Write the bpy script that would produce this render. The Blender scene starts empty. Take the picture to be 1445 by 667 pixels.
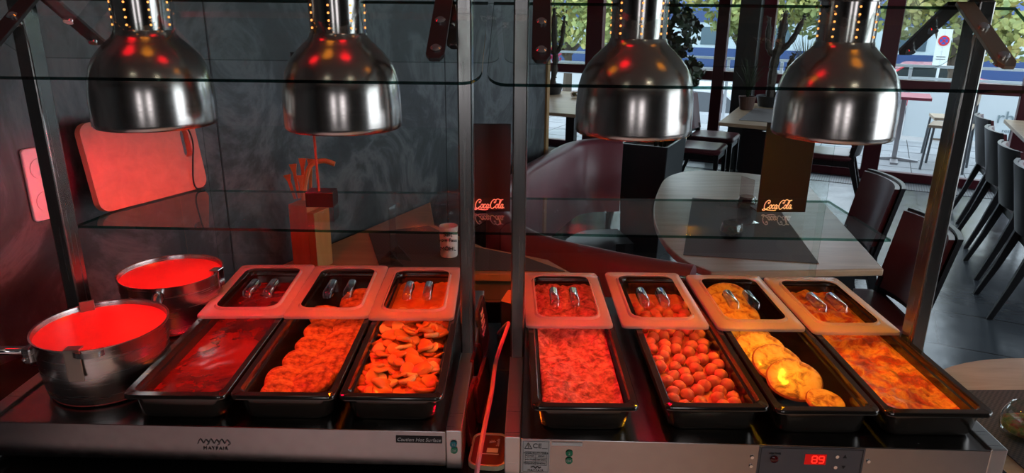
import bpy, bmesh, math, random
from mathutils import Vector, Matrix, Euler, noise
random.seed(7)
S = bpy.context.scene
COL = S.collection
R = math.radians
rnd = random.uniform

# ------------------------------------------------------------------ camera
FPX = 1002.0; PITCH = R(18.06); ROLL = 0.0103; CAM = Vector((0, 0, 1.66))
fw = Vector((0, math.cos(PITCH), -math.sin(PITCH))); up0 = Vector((0, math.sin(PITCH), math.cos(PITCH))); rt0 = Vector((1, 0, 0))
rt = rt0*math.cos(ROLL) + up0*math.sin(ROLL); upv = up0*math.cos(ROLL) - rt0*math.sin(ROLL)
cam = bpy.data.objects.new('camera', bpy.data.cameras.new('camera')); COL.objects.link(cam); S.camera = cam
cam.matrix_world = Matrix.Translation(CAM) @ Matrix((rt, upv, -fw)).transposed().to_4x4()
cam.data.sensor_width = 36; cam.data.lens = FPX/1445*36; cam.data.clip_start = 0.02; cam.data.clip_end = 300

# ------------------------------------------------------------------ world, exposure, daylight
W = bpy.data.worlds.new('sky'); S.world = W; W.use_nodes = True
bg = W.node_tree.nodes['Background']; bg.inputs[0].default_value = (0.80, 0.90, 1.0, 1); bg.inputs[1].default_value = 3.3
S.view_settings.view_transform = 'Standard'; S.view_settings.look = 'None'; S.view_settings.gamma = 1
S.view_settings.exposure = 0.0; S.view_settings.use_curve_mapping = False

TH = R(26.5)                                   # the room is turned against the counter
UA = Vector((math.cos(TH), -math.sin(TH), 0)); UB = Vector((math.sin(TH), math.cos(TH), 0))
def rw(a, b, z=0.0): return UA*a + UB*b + Vector((0, 0, z))
def area(name, loc, rot, sx, sy, e, c=(1, 1, 1), portal=False):
    l = bpy.data.lights.new(name, 'AREA'); l.shape = 'RECTANGLE'; l.size = sx; l.size_y = sy; l.energy = e; l.color = c
    if portal: l.cycles.is_portal = True
    o = bpy.data.objects.new(name, l); COL.objects.link(o); o.location = loc; o.rotation_euler = rot; return o
# portal in the window wall (guides the daylight, gives none itself)
area('window_daylight', rw(-0.75, 8.2, 1.3), Euler((R(90), 0, math.pi*0 - TH), 'XYZ'), 10.5, 2.6, 1, portal=True).rotation_euler = (R(-90), 0, -TH)
# assumed side and rear windows, added as light, and added ceiling fill (outside the frame)
area('assumed_side_window_light', rw(4.3, 3.6, 1.5), (R(90), 0, R(90) - TH), 5.0, 1.8, 28, (0.86, 0.93, 1.0))  # assumed side window, added as room light
area('assumed_rear_window_light', (0.55, -2.3, 1.45), (R(90), 0, 0), 0.45, 0.8, 4, (0.95, 0.93, 1.0))  # assumed rear windows, added to light the camera side and the domes
area('assumed_rear_window_light', (-0.55, -2.3, 1.45), (R(90), 0, 0), 0.35, 0.8, 3, (0.95, 0.93, 1.0))
area('ceiling_fill', (0.9, -0.6, 2.7), (0, 0, 0), 0.30, 0.12, 1.2, (1.0, 0.86, 0.7))  # added warm fill, stands for no known fixture
area('ceiling_fill', (-0.9, -0.8, 2.7), (0, 0, 0), 0.30, 0.12, 0.8, (1.0, 0.86, 0.7))
# added spots and pale floor behind the camera, for the steel fronts to mirror
for x_, c_ in ((-1.2, (1.0, .74, .76)), (-.2, (1.0, .74, .72)), (.75, (1.0, .46, .16))):
    l_ = bpy.data.lights.new('fill_spot', 'SPOT'); l_.energy = 110; l_.color = c_; l_.spot_size = R(46); l_.spot_blend = .5; l_.shadow_soft_size = .05
    o_ = bpy.data.objects.new('fill_spot', l_); COL.objects.link(o_); o_.location = (x_, -.75, 2.68)

# ------------------------------------------------------------------ materials
def mat(name, col=(.5, .5, .5), rough=.5, metal=0., spec=None, coat=0., emis=None, es=0., trans=0., ior=None, alpha=None):
    m = bpy.data.materials.new(name); m.use_nodes = True
    b = m.node_tree.nodes['Principled BSDF']
    b.inputs['Base Color'].default_value = (*col, 1); b.inputs['Roughness'].default_value = rough; b.inputs['Metallic'].default_value = metal
    if spec is not None: b.inputs['Specular IOR Level'].default_value = spec
    if coat: b.inputs['Coat Weight'].default_value = coat; b.inputs['Coat Roughness'].default_value = .12
    if emis: b.inputs['Emission Color'].default_value = (*emis, 1); b.inputs['Emission Strength'].default_value = es
    if trans: b.inputs['Transmission Weight'].default_value = trans
    if ior: b.inputs['IOR'].default_value = ior
    return m
def N(m, t): return m.node_tree.nodes.new(t)
def Lk(m, a, b): m.node_tree.links.new(a, b)
def bsdf(m): return m.node_tree.nodes['Principled BSDF']
def coords(m, scale=(1, 1, 1), rot=(0, 0, 0)):
    tc = N(m, 'ShaderNodeTexCoord'); mp = N(m, 'ShaderNodeMapping'); mp.inputs['Scale'].default_value = scale; mp.inputs['Rotation'].default_value = rot
    Lk(m, tc.outputs['Object'], mp.inputs[0]); return mp.outputs[0]
def noise_col(m, stops, scale=5, detail=6, sc=(1, 1, 1), dist=0., rough=.6, bump=0., bscale=None, rot=(0, 0, 0), bdist=.01):
    v = coords(m, sc, rot); n = N(m, 'ShaderNodeTexNoise'); n.inputs['Scale'].default_value = scale; n.inputs['Detail'].default_value = detail
    n.inputs['Roughness'].default_value = rough; n.inputs['Distortion'].default_value = dist; Lk(m, v, n.inputs['Vector'])
    if stops:
        r = N(m, 'ShaderNodeValToRGB'); e = r.color_ramp.elements
        for i, (p, c) in enumerate(stops):
            el = e[i] if i < 2 else e.new(p)
            el.position = p; el.color = (*c, 1)
        Lk(m, n.outputs['Fac'], r.inputs[0]); Lk(m, r.outputs[0], bsdf(m).inputs['Base Color'])
    if bump:
        n2 = n
        if bscale:
            n2 = N(m, 'ShaderNodeTexNoise'); n2.inputs['Scale'].default_value = bscale; n2.inputs['Detail'].default_value = 4; Lk(m, v, n2.inputs['Vector'])
        bp = N(m, 'ShaderNodeBump'); bp.inputs['Strength'].default_value = bump; bp.inputs['Distance'].default_value = bdist
        Lk(m, n2.outputs['Fac'], bp.inputs['Height']); Lk(m, bp.outputs[0], bsdf(m).inputs['Normal'])
    return m
def glass(name, tint=(.93, .97, .95), k=1.0, ior=1.5, rough=0.0, gcol=(1, 1, 1)):
    m = bpy.data.materials.new(name); m.use_nodes = True; nt = m.node_tree; nt.nodes.clear()
    o = nt.nodes.new('ShaderNodeOutputMaterial'); mx = nt.nodes.new('ShaderNodeMixShader'); t = nt.nodes.new('ShaderNodeBsdfTransparent'); g = nt.nodes.new('ShaderNodeBsdfGlossy')
    f = nt.nodes.new('ShaderNodeFresnel'); f.inputs[0].default_value = ior; mu = nt.nodes.new('ShaderNodeMath'); mu.operation = 'MULTIPLY'; mu.inputs[1].default_value = k; mu.use_clamp = True
    t.inputs[0].default_value = (*tint, 1); g.inputs['Roughness'].default_value = rough; g.inputs['Color'].default_value = (*gcol, 1)
    ge = nt.nodes.new('ShaderNodeNewGeometry'); sb = nt.nodes.new('ShaderNodeMath'); sb.operation = 'SUBTRACT'; sb.inputs[0].default_value = 1; nt.links.new(ge.outputs['Backfacing'], sb.inputs[1])
    mb = nt.nodes.new('ShaderNodeMath'); mb.operation = 'MULTIPLY'; nt.links.new(mu.outputs[0], mb.inputs[0]); nt.links.new(sb.outputs[0], mb.inputs[1])
    nt.links.new(f.outputs[0], mu.inputs[0]); nt.links.new(mb.outputs[0], mx.inputs[0]); nt.links.new(t.outputs[0], mx.inputs[1]); nt.links.new(g.outputs[0], mx.inputs[2]); nt.links.new(mx.outputs[0], o.inputs[0])
    return m
def frosted(name, col, a, rough=.3):
    m = mat(name, col, rough); nt = m.node_tree; o = nt.nodes['Material Output']
    t = nt.nodes.new('ShaderNodeBsdfTransparent'); mx = nt.nodes.new('ShaderNodeMixShader'); mx.inputs[0].default_value = a
    nt.links.new(t.outputs[0], mx.inputs[1]); nt.links.new(bsdf(m).outputs[0], mx.inputs[2]); nt.links.new(mx.outputs[0], o.inputs[0]); return m

M = {}
def steel(name, col, rough, sc):
    m = mat(name, col, rough, 1.0); v = coords(m, sc); n = N(m, 'ShaderNodeTexNoise'); n.inputs['Scale'].default_value = 12; n.inputs['Detail'].default_value = 3; Lk(m, v, n.inputs['Vector'])
    mr = N(m, 'ShaderNodeMapRange'); mr.inputs[3].default_value = rough*.7; mr.inputs[4].default_value = rough*1.4; Lk(m, n.outputs['Fac'], mr.inputs[0]); Lk(m, mr.outputs[0], bsdf(m).inputs['Roughness'])
    bp = N(m, 'ShaderNodeBump'); bp.inputs['Strength'].default_value = .02; bp.inputs['Distance'].default_value = .001; Lk(m, n.outputs['Fac'], bp.inputs['Height']); Lk(m, bp.outputs[0], bsdf(m).inputs['Normal']); return m
M['steel_x'] = steel('brushed_steel_horizontal', (.56, .54, .52), .30, (.6, 30, 30))
M['steel_z'] = steel('brushed_steel_vertical', (.27, .265, .25), .24, (14, 14, .3))
M['plate'] = steel('hot_plate_steel', (.34, .32, .31), .22, (4, 2, 4))
M['dome'] = steel('spun_steel', (.52, .48, .44), .20, (.4, .4, 28))
M['neck'] = steel('polished_steel', (.42, .40, .37), .16, (12, 12, .5))
M['pot'] = steel('pot_steel', (.50, .49, .47), .24, (.6, .6, 22))
M['pot_in'] = mat('pot_inner_steel', (.6, .58, .56), .35, 1.)
M['chrome'] = mat('chrome', (.8, .8, .8), .1, 1.)
M['blackmetal'] = mat('black_bracket_metal', (.035, .035, .037), .42, .3)
M['goldsteel'] = mat('bracket_steel', (.45, .40, .33), .35, 1.)
M['pan'] = mat('black_pan_plastic', (.055, .046, .036), .15, .7, spec=.9, coat=.6)
M['glass'] = glass('clear_glass', (.95, .975, .965), .8)
M['shelfglass'] = glass('shelf_glass', (.93, .965, .95), 1.25)
M['edge'] = glass('green_glass_edge', (.16, .34, .28), 1.2)
M['paleedge'] = glass('pale_glass_edge', (.55, .62, .60), 1.2)
M['darkedge'] = glass('dark_green_glass_edge', (.03, .085, .075), 1.2)
M['winglass'] = glass('window_glass', (.94, .97, .98), .5)
M['lid'] = frosted('frosted_lid_plastic', (.58, .45, .45), .60, .22)
M['lidclear'] = glass('clear_lid_plastic', (.86, .82, .80), 2.2, 1.55, .06)
M['lidhandle'] = glass('lid_grip_plastic', (.84, .80, .78), 3.0, 1.55, .08)
M['wall'] = noise_col(mat('dark_slate_wall', rough=.42), [(.30, (.006, .007, .008)), (.46, (.022, .028, .031)), (.56, (.085, .10, .105)), (.64, (.03, .036, .038)), (.75, (.008, .009, .010))], 3.2, 10, (1, 1, .85), 1.2, .66, .15, 20)
M['walldark'] = mat('wall_joint', (.008, .008, .009), .6)
M['wood_edge'] = noise_col(mat('pale_wood_trim', rough=.45), [(.35, (.30, .18, .06)), (.65, (.42, .27, .11))], 6, 4, (8, 8, .8))
M['white'] = mat('white_paint', (.5, .5, .5), .7)
M['ceil'] = mat('ceiling_paint', (.22, .2, .19), .8)
M['burg'] = mat('burgundy_window_paint', (.085, .006, .014), .35)
M['darkcol'] = mat('dark_column_paint', (.028, .032, .03), .5)
M['wood'] = noise_col(mat('light_oak_top', rough=.32), [(.3, (.42, .29, .17)), (.7, (.60, .45, .30))], 3, 6, (1, 9, 1), .6)
M['wood2'] = noise_col(mat('warm_wood_edge', rough=.35), [(.3, (.40, .17, .04)), (.7, (.52, .25, .08))], 3, 6, (1, 9, 1), .6)
M['darkwood'] = noise_col(mat('dark_wood_table_top', rough=.4), [(.3, (.14, .06, .022)), (.7, (.23, .11, .045))], 3, 6, (1, 9, 1), .6)
M['beech'] = noise_col(mat('beech_board', rough=.45), [(.3, (.36, .14, .08)), (.7, (.46, .19, .11))], 3, 6, (9, 1, 9), .5)
M['beechedge'] = mat('beech_end_grain', (.52, .34, .22), .5)
M['leather'] = noise_col(mat('burgundy_leather', rough=.34), [(.3, (.16, .040, .055)), (.7, (.21, .055, .075))], 4, 3, bump=.12, bscale=90, bdist=.003)
M['seatleather'] = noise_col(mat('chair_leather', rough=.3), [(.3, (.10, .024, .032)), (.7, (.14, .034, .042))], 4, 3, bump=.1, bscale=90, bdist=.003)
M['blackwood'] = mat('black_stained_wood', (.009, .009, .011), .34)
M['planter'] = mat('anthracite_planter', (.018, .021, .024), .42)
M['leaf'] = noise_col(mat('dark_green_leaf', rough=.4), [(.3, (.006, .02, .008)), (.7, (.02, .05, .018))], 9, 2)
M['cactus'] = noise_col(mat('cactus_skin', rough=.6), [(.3, (.03, .028, .02)), (.7, (.075, .06, .045))], 22, 3)
M['palegrass'] = noise_col(mat('pale_dry_leaves', rough=.6), [(.3, (.10, .14, .07)), (.7, (.3, .32, .2))], 12, 2)
M['pinkflower'] = mat('pink_blossom', (.75, .03, .14), .6)
M['terracotta'] = mat('brown_pot', (.10, .05, .035), .6)
M['black'] = mat('black_laminate', (.006, .006, .007), .25)
M['mat'] = None
def weave(name, c1, c2, s):
    m = mat(name, c1, .7); v = coords(m, (s, s, s)); w = N(m, 'ShaderNodeTexChecker'); w.inputs['Scale'].default_value = 1; w.inputs[1].default_value = (*c1, 1); w.inputs[2].default_value = (*c2, 1)
    Lk(m, v, w.inputs[0]); Lk(m, w.outputs[0], bsdf(m).inputs['Base Color']); return m
M['mat'] = weave('brown_woven_mat', (.10, .065, .05), (.045, .03, .025), 160)
M['mat2'] = weave('grey_woven_mat', (.14, .12, .11), (.10, .085, .08), 160)
M['paper'] = mat('white_paper', (.72, .70, .66), .6)
M['ink'] = mat('black_ink', (.01, .01, .01), .6)
M['pinkwhite'] = mat('white_print', (.9, .85, .8), .5)
M['card'] = noise_col(mat('dark_brown_card', rough=.3), [(.3, (.007, .004, .003)), (.7, (.012, .006, .004))], 4, 3)
M['silverprint'] = mat('label_silver', (.62, .60, .58), .4)
M['panelgrey'] = mat('control_panel_film', (.10, .10, .11), .35)
M['green'] = mat('green_sticker', (.0, .22, .10), .45)
M['teal'] = mat('teal_sticker', (.0, .20, .24), .45)
M['redlens'] = mat('dark_red_lens', (.10, .004, .004), .2)
M['digit'] = mat('red_led_digits', (.5, .0, .0), .4, emis=(1, .02, .01), es=2.2)
M['display'] = mat('red_display_window', (.2, .0, .0), .3, emis=(1, .0, .0), es=.35)
M['hole'] = mat('painted_bulb_glow', (.9, .4, .1), .4, emis=(1, .36, .08), es=1.8)  # glow put on the neck discs in place of real openings
M['redglow'] = mat('red_bulb', (.9, .02, .02), .3, emis=(1, .01, .02), es=3)
M['amberglow'] = mat('amber_bulb', (.9, .3, .02), .3, emis=(1, .32, .03), es=1.3)
M['socket'] = mat('socket_plastic', (.82, .80, .80), .35)
M['cable'] = mat('pink_cable', (.70, .30, .33), .4)
M['board'] = mat('dark_menu_board', (.03, .012, .012), .3)
M['trayedge'] = mat('cream_tray_edge', (.8, .68, .42), .4)
M['tray'] = mat('brown_tray', (.18, .05, .03), .3)
M['seal'] = mat('dark_rubber', (.02, .02, .02), .7)
M['strap'] = mat('leather_cord', (.02, .012, .01), .6)

# floor: large slate tiles
m = mat('slate_tile_floor', (.03, .035, .04), .28); v = coords(m, (1, 1, 1)); br = N(m, 'ShaderNodeTexBrick'); br.offset = .5
for i, c in ((1, (.050, .062, .074)), (2, (.066, .080, .094)), (3, (.012, .014, .016))): br.inputs[i].default_value = (*c, 1)
br.inputs['Scale'].default_value = 1; br.inputs['Mortar Size'].default_value = .006; br.inputs['Brick Width'].default_value = 1.0; br.inputs['Row Height'].default_value = .5
nz = N(m, 'ShaderNodeTexNoise'); nz.inputs['Scale'].default_value = 6; nz.inputs['Detail'].default_value = 8; Lk(m, v, nz.inputs['Vector'])
mr = N(m, 'ShaderNodeMapRange'); mr.inputs[3].default_value = .10; mr.inputs[4].default_value = .34; Lk(m, nz.outputs['Fac'], mr.inputs[0]); Lk(m, mr.outputs[0], bsdf(m).inputs['Roughness'])
bp = N(m, 'ShaderNodeBump'); bp.inputs['Strength'].default_value = .25; bp.inputs['Distance'].default_value = .01; Lk(m, nz.outputs['Fac'], bp.inputs['Height']); Lk(m, bp.outputs[0], bsdf(m).inputs['Normal'])
Lk(m, v, br.inputs['Vector']); Lk(m, br.outputs['Color'], bsdf(m).inputs['Base Color']); M['floor'] = m
M['terrace'] = noise_col(mat('terrace_stone', rough=.6), [(.3, (.26, .28, .30)), (.7, (.36, .38, .40))], 3, 5)
M['street'] = mat('asphalt', (.30, .31, .32), .7)
M['trainblue'] = mat('train_blue', (.035, .075, .22), .4); M['trainwhite'] = mat('train_white', (.55, .62, .68), .4)
M['trainglass'] = mat('train_window', (.08, .13, .17), .15); M['railing'] = mat('pale_railing', (.62, .66, .7), .35, .4)
M['screen'] = mat('white_wind_screen', (.74, .82, .85), .4); M['screengrey'] = mat('grey_lettering', (.25, .33, .36), .5)
M['foliage'] = noise_col(mat('autumn_foliage', rough=.6), [(.35, (.16, .22, .08)), (.52, (.40, .42, .14)), (.68, (.62, .52, .18))], 1.2, 4)
M['greenfol'] = noise_col(mat('green_foliage', rough=.6), [(.35, (.05, .11, .035)), (.6, (.16, .24, .07))], 1.5, 4)
M['bark'] = mat('bark', (.10, .075, .055), .8)
M['carred'] = mat('red_car_paint', (.6, .015, .04), .25, coat=.5); M['cargrey'] = mat('grey_car_paint', (.4, .43, .46), .25, coat=.5); M['carglass'] = mat('car_glass', (.03, .04, .05), .1); M['tyre'] = mat('tyre', (.01, .01, .01), .7)
M['ringred'] = mat('sign_red', (.7, .02, .03), .5); M['ringblue'] = mat('sign_blue', (.03, .09, .5), .5); M['signwhite'] = mat('sign_white', (.8, .8, .8), .5)
M['stool'] = mat('grey_stool_metal', (.10, .11, .12), .4, .5); M['stoolseat'] = mat('tan_stool_seat', (.34, .27, .19), .6); M['alu'] = mat('terrace_table_aluminium', (.5, .5, .52), .35, .7); M['redtop'] = mat('terrace_table_top', (.35, .06, .1), .4)

# ------------------------------------------------------------------ mesh helpers
def bm_(): return bmesh.new()
def obj(name, bm, m, parent=None, loc=None, rot=None, smooth=False, bevel=0.):
    me = bpy.data.meshes.new(name); bmesh.ops.recalc_face_normals(bm, faces=bm.faces[:]); bm.to_mesh(me); bm.free()
    for x in (m if isinstance(m, (list, tuple)) else [m]): me.materials.append(x)
    if smooth:
        for p in me.polygons: p.use_smooth = True
        try: me.set_sharp_from_angle(angle=R(38 if smooth is True else smooth))
        except Exception: pass
    o = bpy.data.objects.new(name, me); COL.objects.link(o)
    if loc is not None: o.location = loc
    if rot is not None: o.rotation_euler = rot
    if parent: o.parent = parent
    if bevel:
        b = o.modifiers.new('bevel', 'BEVEL'); b.width = bevel; b.segments = 2; b.limit_method = 'ANGLE'
    return o
def thing(name, label, cat, loc=(0, 0, 0), rz=0., group=None):
    o = bpy.data.objects.new(name, None); COL.objects.link(o); o.location = loc; o.rotation_euler = (0, 0, rz); o.empty_display_size = .05
    return tag(o, label, cat, group)
def tag(o, label, cat, group=None, kind=None):
    o['label'] = label; o['category'] = cat
    if group: o['group'] = group
    if kind: o['kind'] = kind
    return o
def struct(o): o['kind'] = 'structure'; return o
def box(bm, x0, y0, z0, x1, y1, z1, mi=0, mtx=None):
    vs = [bm.verts.new((x, y, z)) for z in (z0, z1) for y in (y0, y1) for x in (x0, x1)]
    fs = [(0, 2, 3, 1), (4, 5, 7, 6), (0, 1, 5, 4), (2, 6, 7, 3), (0, 4, 6, 2), (1, 3, 7, 5)]
    for f in fs: bm.faces.new([vs[i] for i in f]).material_index = mi
    if mtx: bmesh.ops.transform(bm, matrix=mtx, verts=vs)
    return vs
def ringloft(bm, rings, cap0=True, cap1=True, mi=0, close=True):
    rs = [[bm.verts.new(p) for p in r] for r in rings]; n = len(rs[0])
    for a, b in zip(rs, rs[1:]):
        for i in range(n if close else n-1):
            j = (i+1) % n; bm.faces.new((a[i], a[j], b[j], b[i])).material_index = mi
    if cap0: bm.faces.new(rs[0][::-1]).material_index = mi
    if cap1: bm.faces.new(rs[-1]).material_index = mi
    return rs
def lathe(bm, prof, n=40, cap0=False, cap1=False, cx=0, cy=0, mi=0):
    return ringloft(bm, [[(cx+r*math.cos(2*math.pi*i/n), cy+r*math.sin(2*math.pi*i/n), z) for i in range(n)] for r, z in prof], cap0, cap1, mi)
def tube(bm, pts, r, n=10, mi=0, cap=True):
    pts = [Vector(p) for p in pts]; rings = []; ref = None
    for i, p in enumerate(pts):
        t = (pts[min(i+1, len(pts)-1)] - pts[max(i-1, 0)]).normalized()
        if ref is None: ref = t.orthogonal().normalized()
        ref = (ref - t*ref.dot(t)).normalized(); s = t.cross(ref)
        rr = r[i] if isinstance(r, (list, tuple)) else r
        rings.append([p + ref*math.cos(2*math.pi*k/n)*rr + s*math.sin(2*math.pi*k/n)*rr for k in range(n)])
    ringloft(bm, rings, cap, cap, mi)
def sweep(bm, pts, wd, mi=0):                   # rectangular section, axes along x and y
    ringloft(bm, [[(p[0]-w/2, p[1]-d/2, p[2]), (p[0]+w/2, p[1]-d/2, p[2]), (p[0]+w/2, p[1]+d/2, p[2]), (p[0]-w/2, p[1]+d/2, p[2])] for p, (w, d) in zip(pts, wd)], mi=mi)
def rr(w, d, r, z, n=5, cx=0, cy=0):
    out = []
    for (sx, sy, a0) in ((1, 1, 0), (-1, 1, 90), (-1, -1, 180), (1, -1, 270)):
        for k in range(n+1):
            a = R(a0 + 90*k/n); out.append((cx+sx*(w/2-r)+r*math.cos(a), cy+sy*(d/2-r)+r*math.sin(a), z))
    return out
def prism(bm, poly, z0, z1, mi=0): ringloft(bm, [[(x, y, z0) for x, y in poly], [(x, y, z1) for x, y in poly]], mi=mi)
def blob(bm, c, rad, seg=10, rings=7, amp=.12, fr=30, rot=None, seed=0):
    res = bmesh.ops.create_uvsphere(bm, u_segments=seg, v_segments=rings, radius=1)
    q = rot or Matrix.Identity(3)
    for v in res['verts']:
        p = v.co.copy(); k = 1 + amp*noise.noise(p*fr*.05 + Vector((seed, seed*1.7, 0)))*2
        v.co = Vector(c) + q @ Vector((p.x*rad[0]*k, p.y*rad[1]*k, p.z*rad[2]*k))
def text(name, s, size, m, parent, loc, rot, ext=.0004, align='CENTER', shear=0., space=1., sx=1.):
    c = bpy.data.curves.new(name, 'FONT'); c.body = s; c.size = size; c.extrude = ext; c.align_x = align; c.align_y = 'CENTER'; c.shear = shear; c.space_character = space
    t = bpy.data.objects.new('tmp', c); COL.objects.link(t); bpy.context.view_layer.update()
    me = bpy.data.meshes.new_from_object(t.evaluated_get(bpy.context.evaluated_depsgraph_get())); bpy.data.objects.remove(t)
    me.materials.clear(); me.materials.append(m); o = bpy.data.objects.new(name, me); COL.objects.link(o); o.parent = parent; o.location = loc; o.rotation_euler = rot; o.scale = (sx, 1, 1); return o
def smoothpath(pts, k=5):
    P = [Vector(p) for p in pts]; P = [P[0]*2-P[1]] + P + [P[-1]*2-P[-2]]; out = []
    for i in range(1, len(P)-2):
        for j in range(k):
            t = j/k; a, b, c, d = P[i-1:i+3]
            out.append(.5*((2*b)+(c-a)*t+(2*a-5*b+4*c-d)*t*t+(3*b-a-3*c+d)*t**3))
    return out + [P[-2]]
def copy_tree(o, parent=None):
    c = o.copy(); COL.objects.link(c); c.parent = parent
    for ch in list(o.children): copy_tree(ch, c)
    return c
FACE = (R(90), 0, 0)

# ------------------------------------------------------------------ room shell
bm = bm_(); box(bm, -7, -3, -.1, 4.6, 8.1, 0); struct(obj('floor', bm, M['floor'], rot=(0, 0, -TH)))
bm = bm_(); box(bm, -1.9, -1.35, .0, 2.2, .35, .003); struct(obj('floor_added_bounce', bm, mat('pale_bounce_floor', (.55, .52, .50), .5)))  # added pale floor that bounces the spots into the steel fronts
bm = bm_(); box(bm, -7, -3, 2.8, 4.6, 8.3, 2.9); struct(obj('ceiling', bm, M['ceil'], rot=(0, 0, -TH)))
WA = -1.645
wl = bm_(); box(wl, WA-.14, -3, 0, WA, 3.70, 2.8)
for z in (.62,): box(wl, WA-.001, -3, z, WA+.0012, 3.70, z+.005, 1)
for b in (.2, 1.42, 2.64): box(wl, WA-.001, b, 0, WA+.0012, b+.005, 2.8, 1)
wl = struct(obj('wall_left', wl, [M['wall'], M['walldark']], rot=(0, 0, -TH)))
bm = bm_(); box(bm, WA-.15, 3.70, 0, WA+.012, 3.735, 2.8); struct(obj('trim_1', bm, M['wood_edge'], rot=(0, 0, -TH)))
bm = bm_(); box(bm, -7.1, -3, 0, -7, 8.2, 2.8); struct(obj('wall_far_left', bm, M['white'], rot=(0, 0, -TH)))
bm = bm_(); box(bm, 4.5, -3, 0, 4.6, .9, 2.8); box(bm, 4.5, 6.3, 0, 4.6, 8.2, 2.8); box(bm, 4.5, .9, 0, 4.6, 6.3, .5); box(bm, 4.5, .9, 2.5, 4.6, 6.3, 2.8); struct(obj('wall_right', bm, M['walldark'], rot=(0, 0, -TH)))
bm = bm_(); box(bm, -7, -3.1, 0, 4.6, -3, 2.8); struct(obj('wall_behind', bm, M['walldark'], rot=(0, 0, -TH)))
bm = bm_(); box(bm, -7, 8.0, 2.45, 4.6, 8.15, 2.8); struct(obj('wall_back', bm, M['burg'], rot=(0, 0, -TH)))
# mullions and panes of the window front, in room coordinates
mull = [(-6.9, .14), (-5.2, .12), (-3.75, .12), (-2.97, .20), (-1.53, .12), (-.06+.14, .16), (1.30, .15), (2.9, .14), (4.4, .14)]
k = 1
for (a0, w0), (a1, w1) in zip(mull, mull[1:]):
    bm = bm_(); box(bm, a0-w0/2, 8.02, 0, a0+w0/2, 8.12, 2.45)
    f = struct(obj('window_%d' % k, bm, M['burg'], rot=(0, 0, -TH), bevel=.006))
    bm = bm_()
    for z0, z1 in ((.0, .085), (.90, 1.0), (2.38, 2.45)): box(bm, a0+w0/2, 8.035, z0, a1-w1/2, 8.11, z1)
    obj('window_rail', bm, M['burg'], f, bevel=.004)
    bm = bm_(); box(bm, a0+w0/2, 8.07, .085, a1-w1/2, 8.076, 2.38); obj('window_pane', bm, M['winglass'], f)
    k += 1
bm = bm_(); box(bm, -1.32, 7.75, 0, -1.12, 7.98, 2.8); struct(obj('wall_column', bm, M['darkcol'], rot=(0, 0, -TH)))
bm = bm_(); box(bm, -1.12, 7.98, 0, -1.0, 8.1, 2.45); struct(obj('trim_2', bm, M['burg'], rot=(0, 0, -TH)))
bm = bm_(); box(bm, -6.9, 7.66, .0005, 4.4, 7.95, .004)
gm = mat('floor_grille_metal', (.05, .055, .06), .4, .6); w_ = N(gm, 'ShaderNodeTexWave'); w_.inputs['Scale'].default_value = 14; rp = N(gm, 'ShaderNodeValToRGB'); rp.color_ramp.elements[0].color = (.01, .01, .012, 1); rp.color_ramp.elements[1].color = (.12, .13, .14, 1)
Lk(gm, coords(gm), w_.inputs[0]); Lk(gm, w_.outputs['Fac'], rp.inputs[0]); Lk(gm, rp.outputs[0], bsdf(gm).inputs['Base Color'])
struct(obj('trim_3', bm, gm, rot=(0, 0, -TH)))

# ------------------------------------------------------------------ outside
bm = bm_(); box(bm, -12, 8.15, -.12, 14, 10.9, -.02)
for i in range(-24, 28): box(bm, i*.5-.004, 8.15, -.021, i*.5+.004, 10.9, -.0185, 1)
for j in range(5): box(bm, -12, 8.4+j*.5, -.021, 14, 8.408+j*.5, -.0185, 1)
struct(obj('ground_terrace', bm, [M['terrace'], M['walldark']], rot=(0, 0, -TH)))
bm = bm_(); box(bm, -60, 10.9, -1.3, 60, 120, -1.2); struct(obj('ground_street', bm, M['street'], rot=(0, 0, -TH)))

# ------------------------------------------------------------------ buffet counter
bm = bm_()
prism(bm, [(-1.31, .98), (.86, .98), (.86, 1.63), (-1.0, 1.63)], .86, .90); prism(bm, [(-1.27, 1.0), (.83, 1.0), (.83, 1.6), (-.98, 1.6)], 0, .86)
for x in (-.03,): box(bm, -1.05, 1.385, .8995, .86, 1.388, .9006, 1)
ctr = tag(obj('buffet_counter', bm, [M['black'], M['walldark']], bevel=.004), 'long black buffet counter under both steel food warmers', 'counter')

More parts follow.
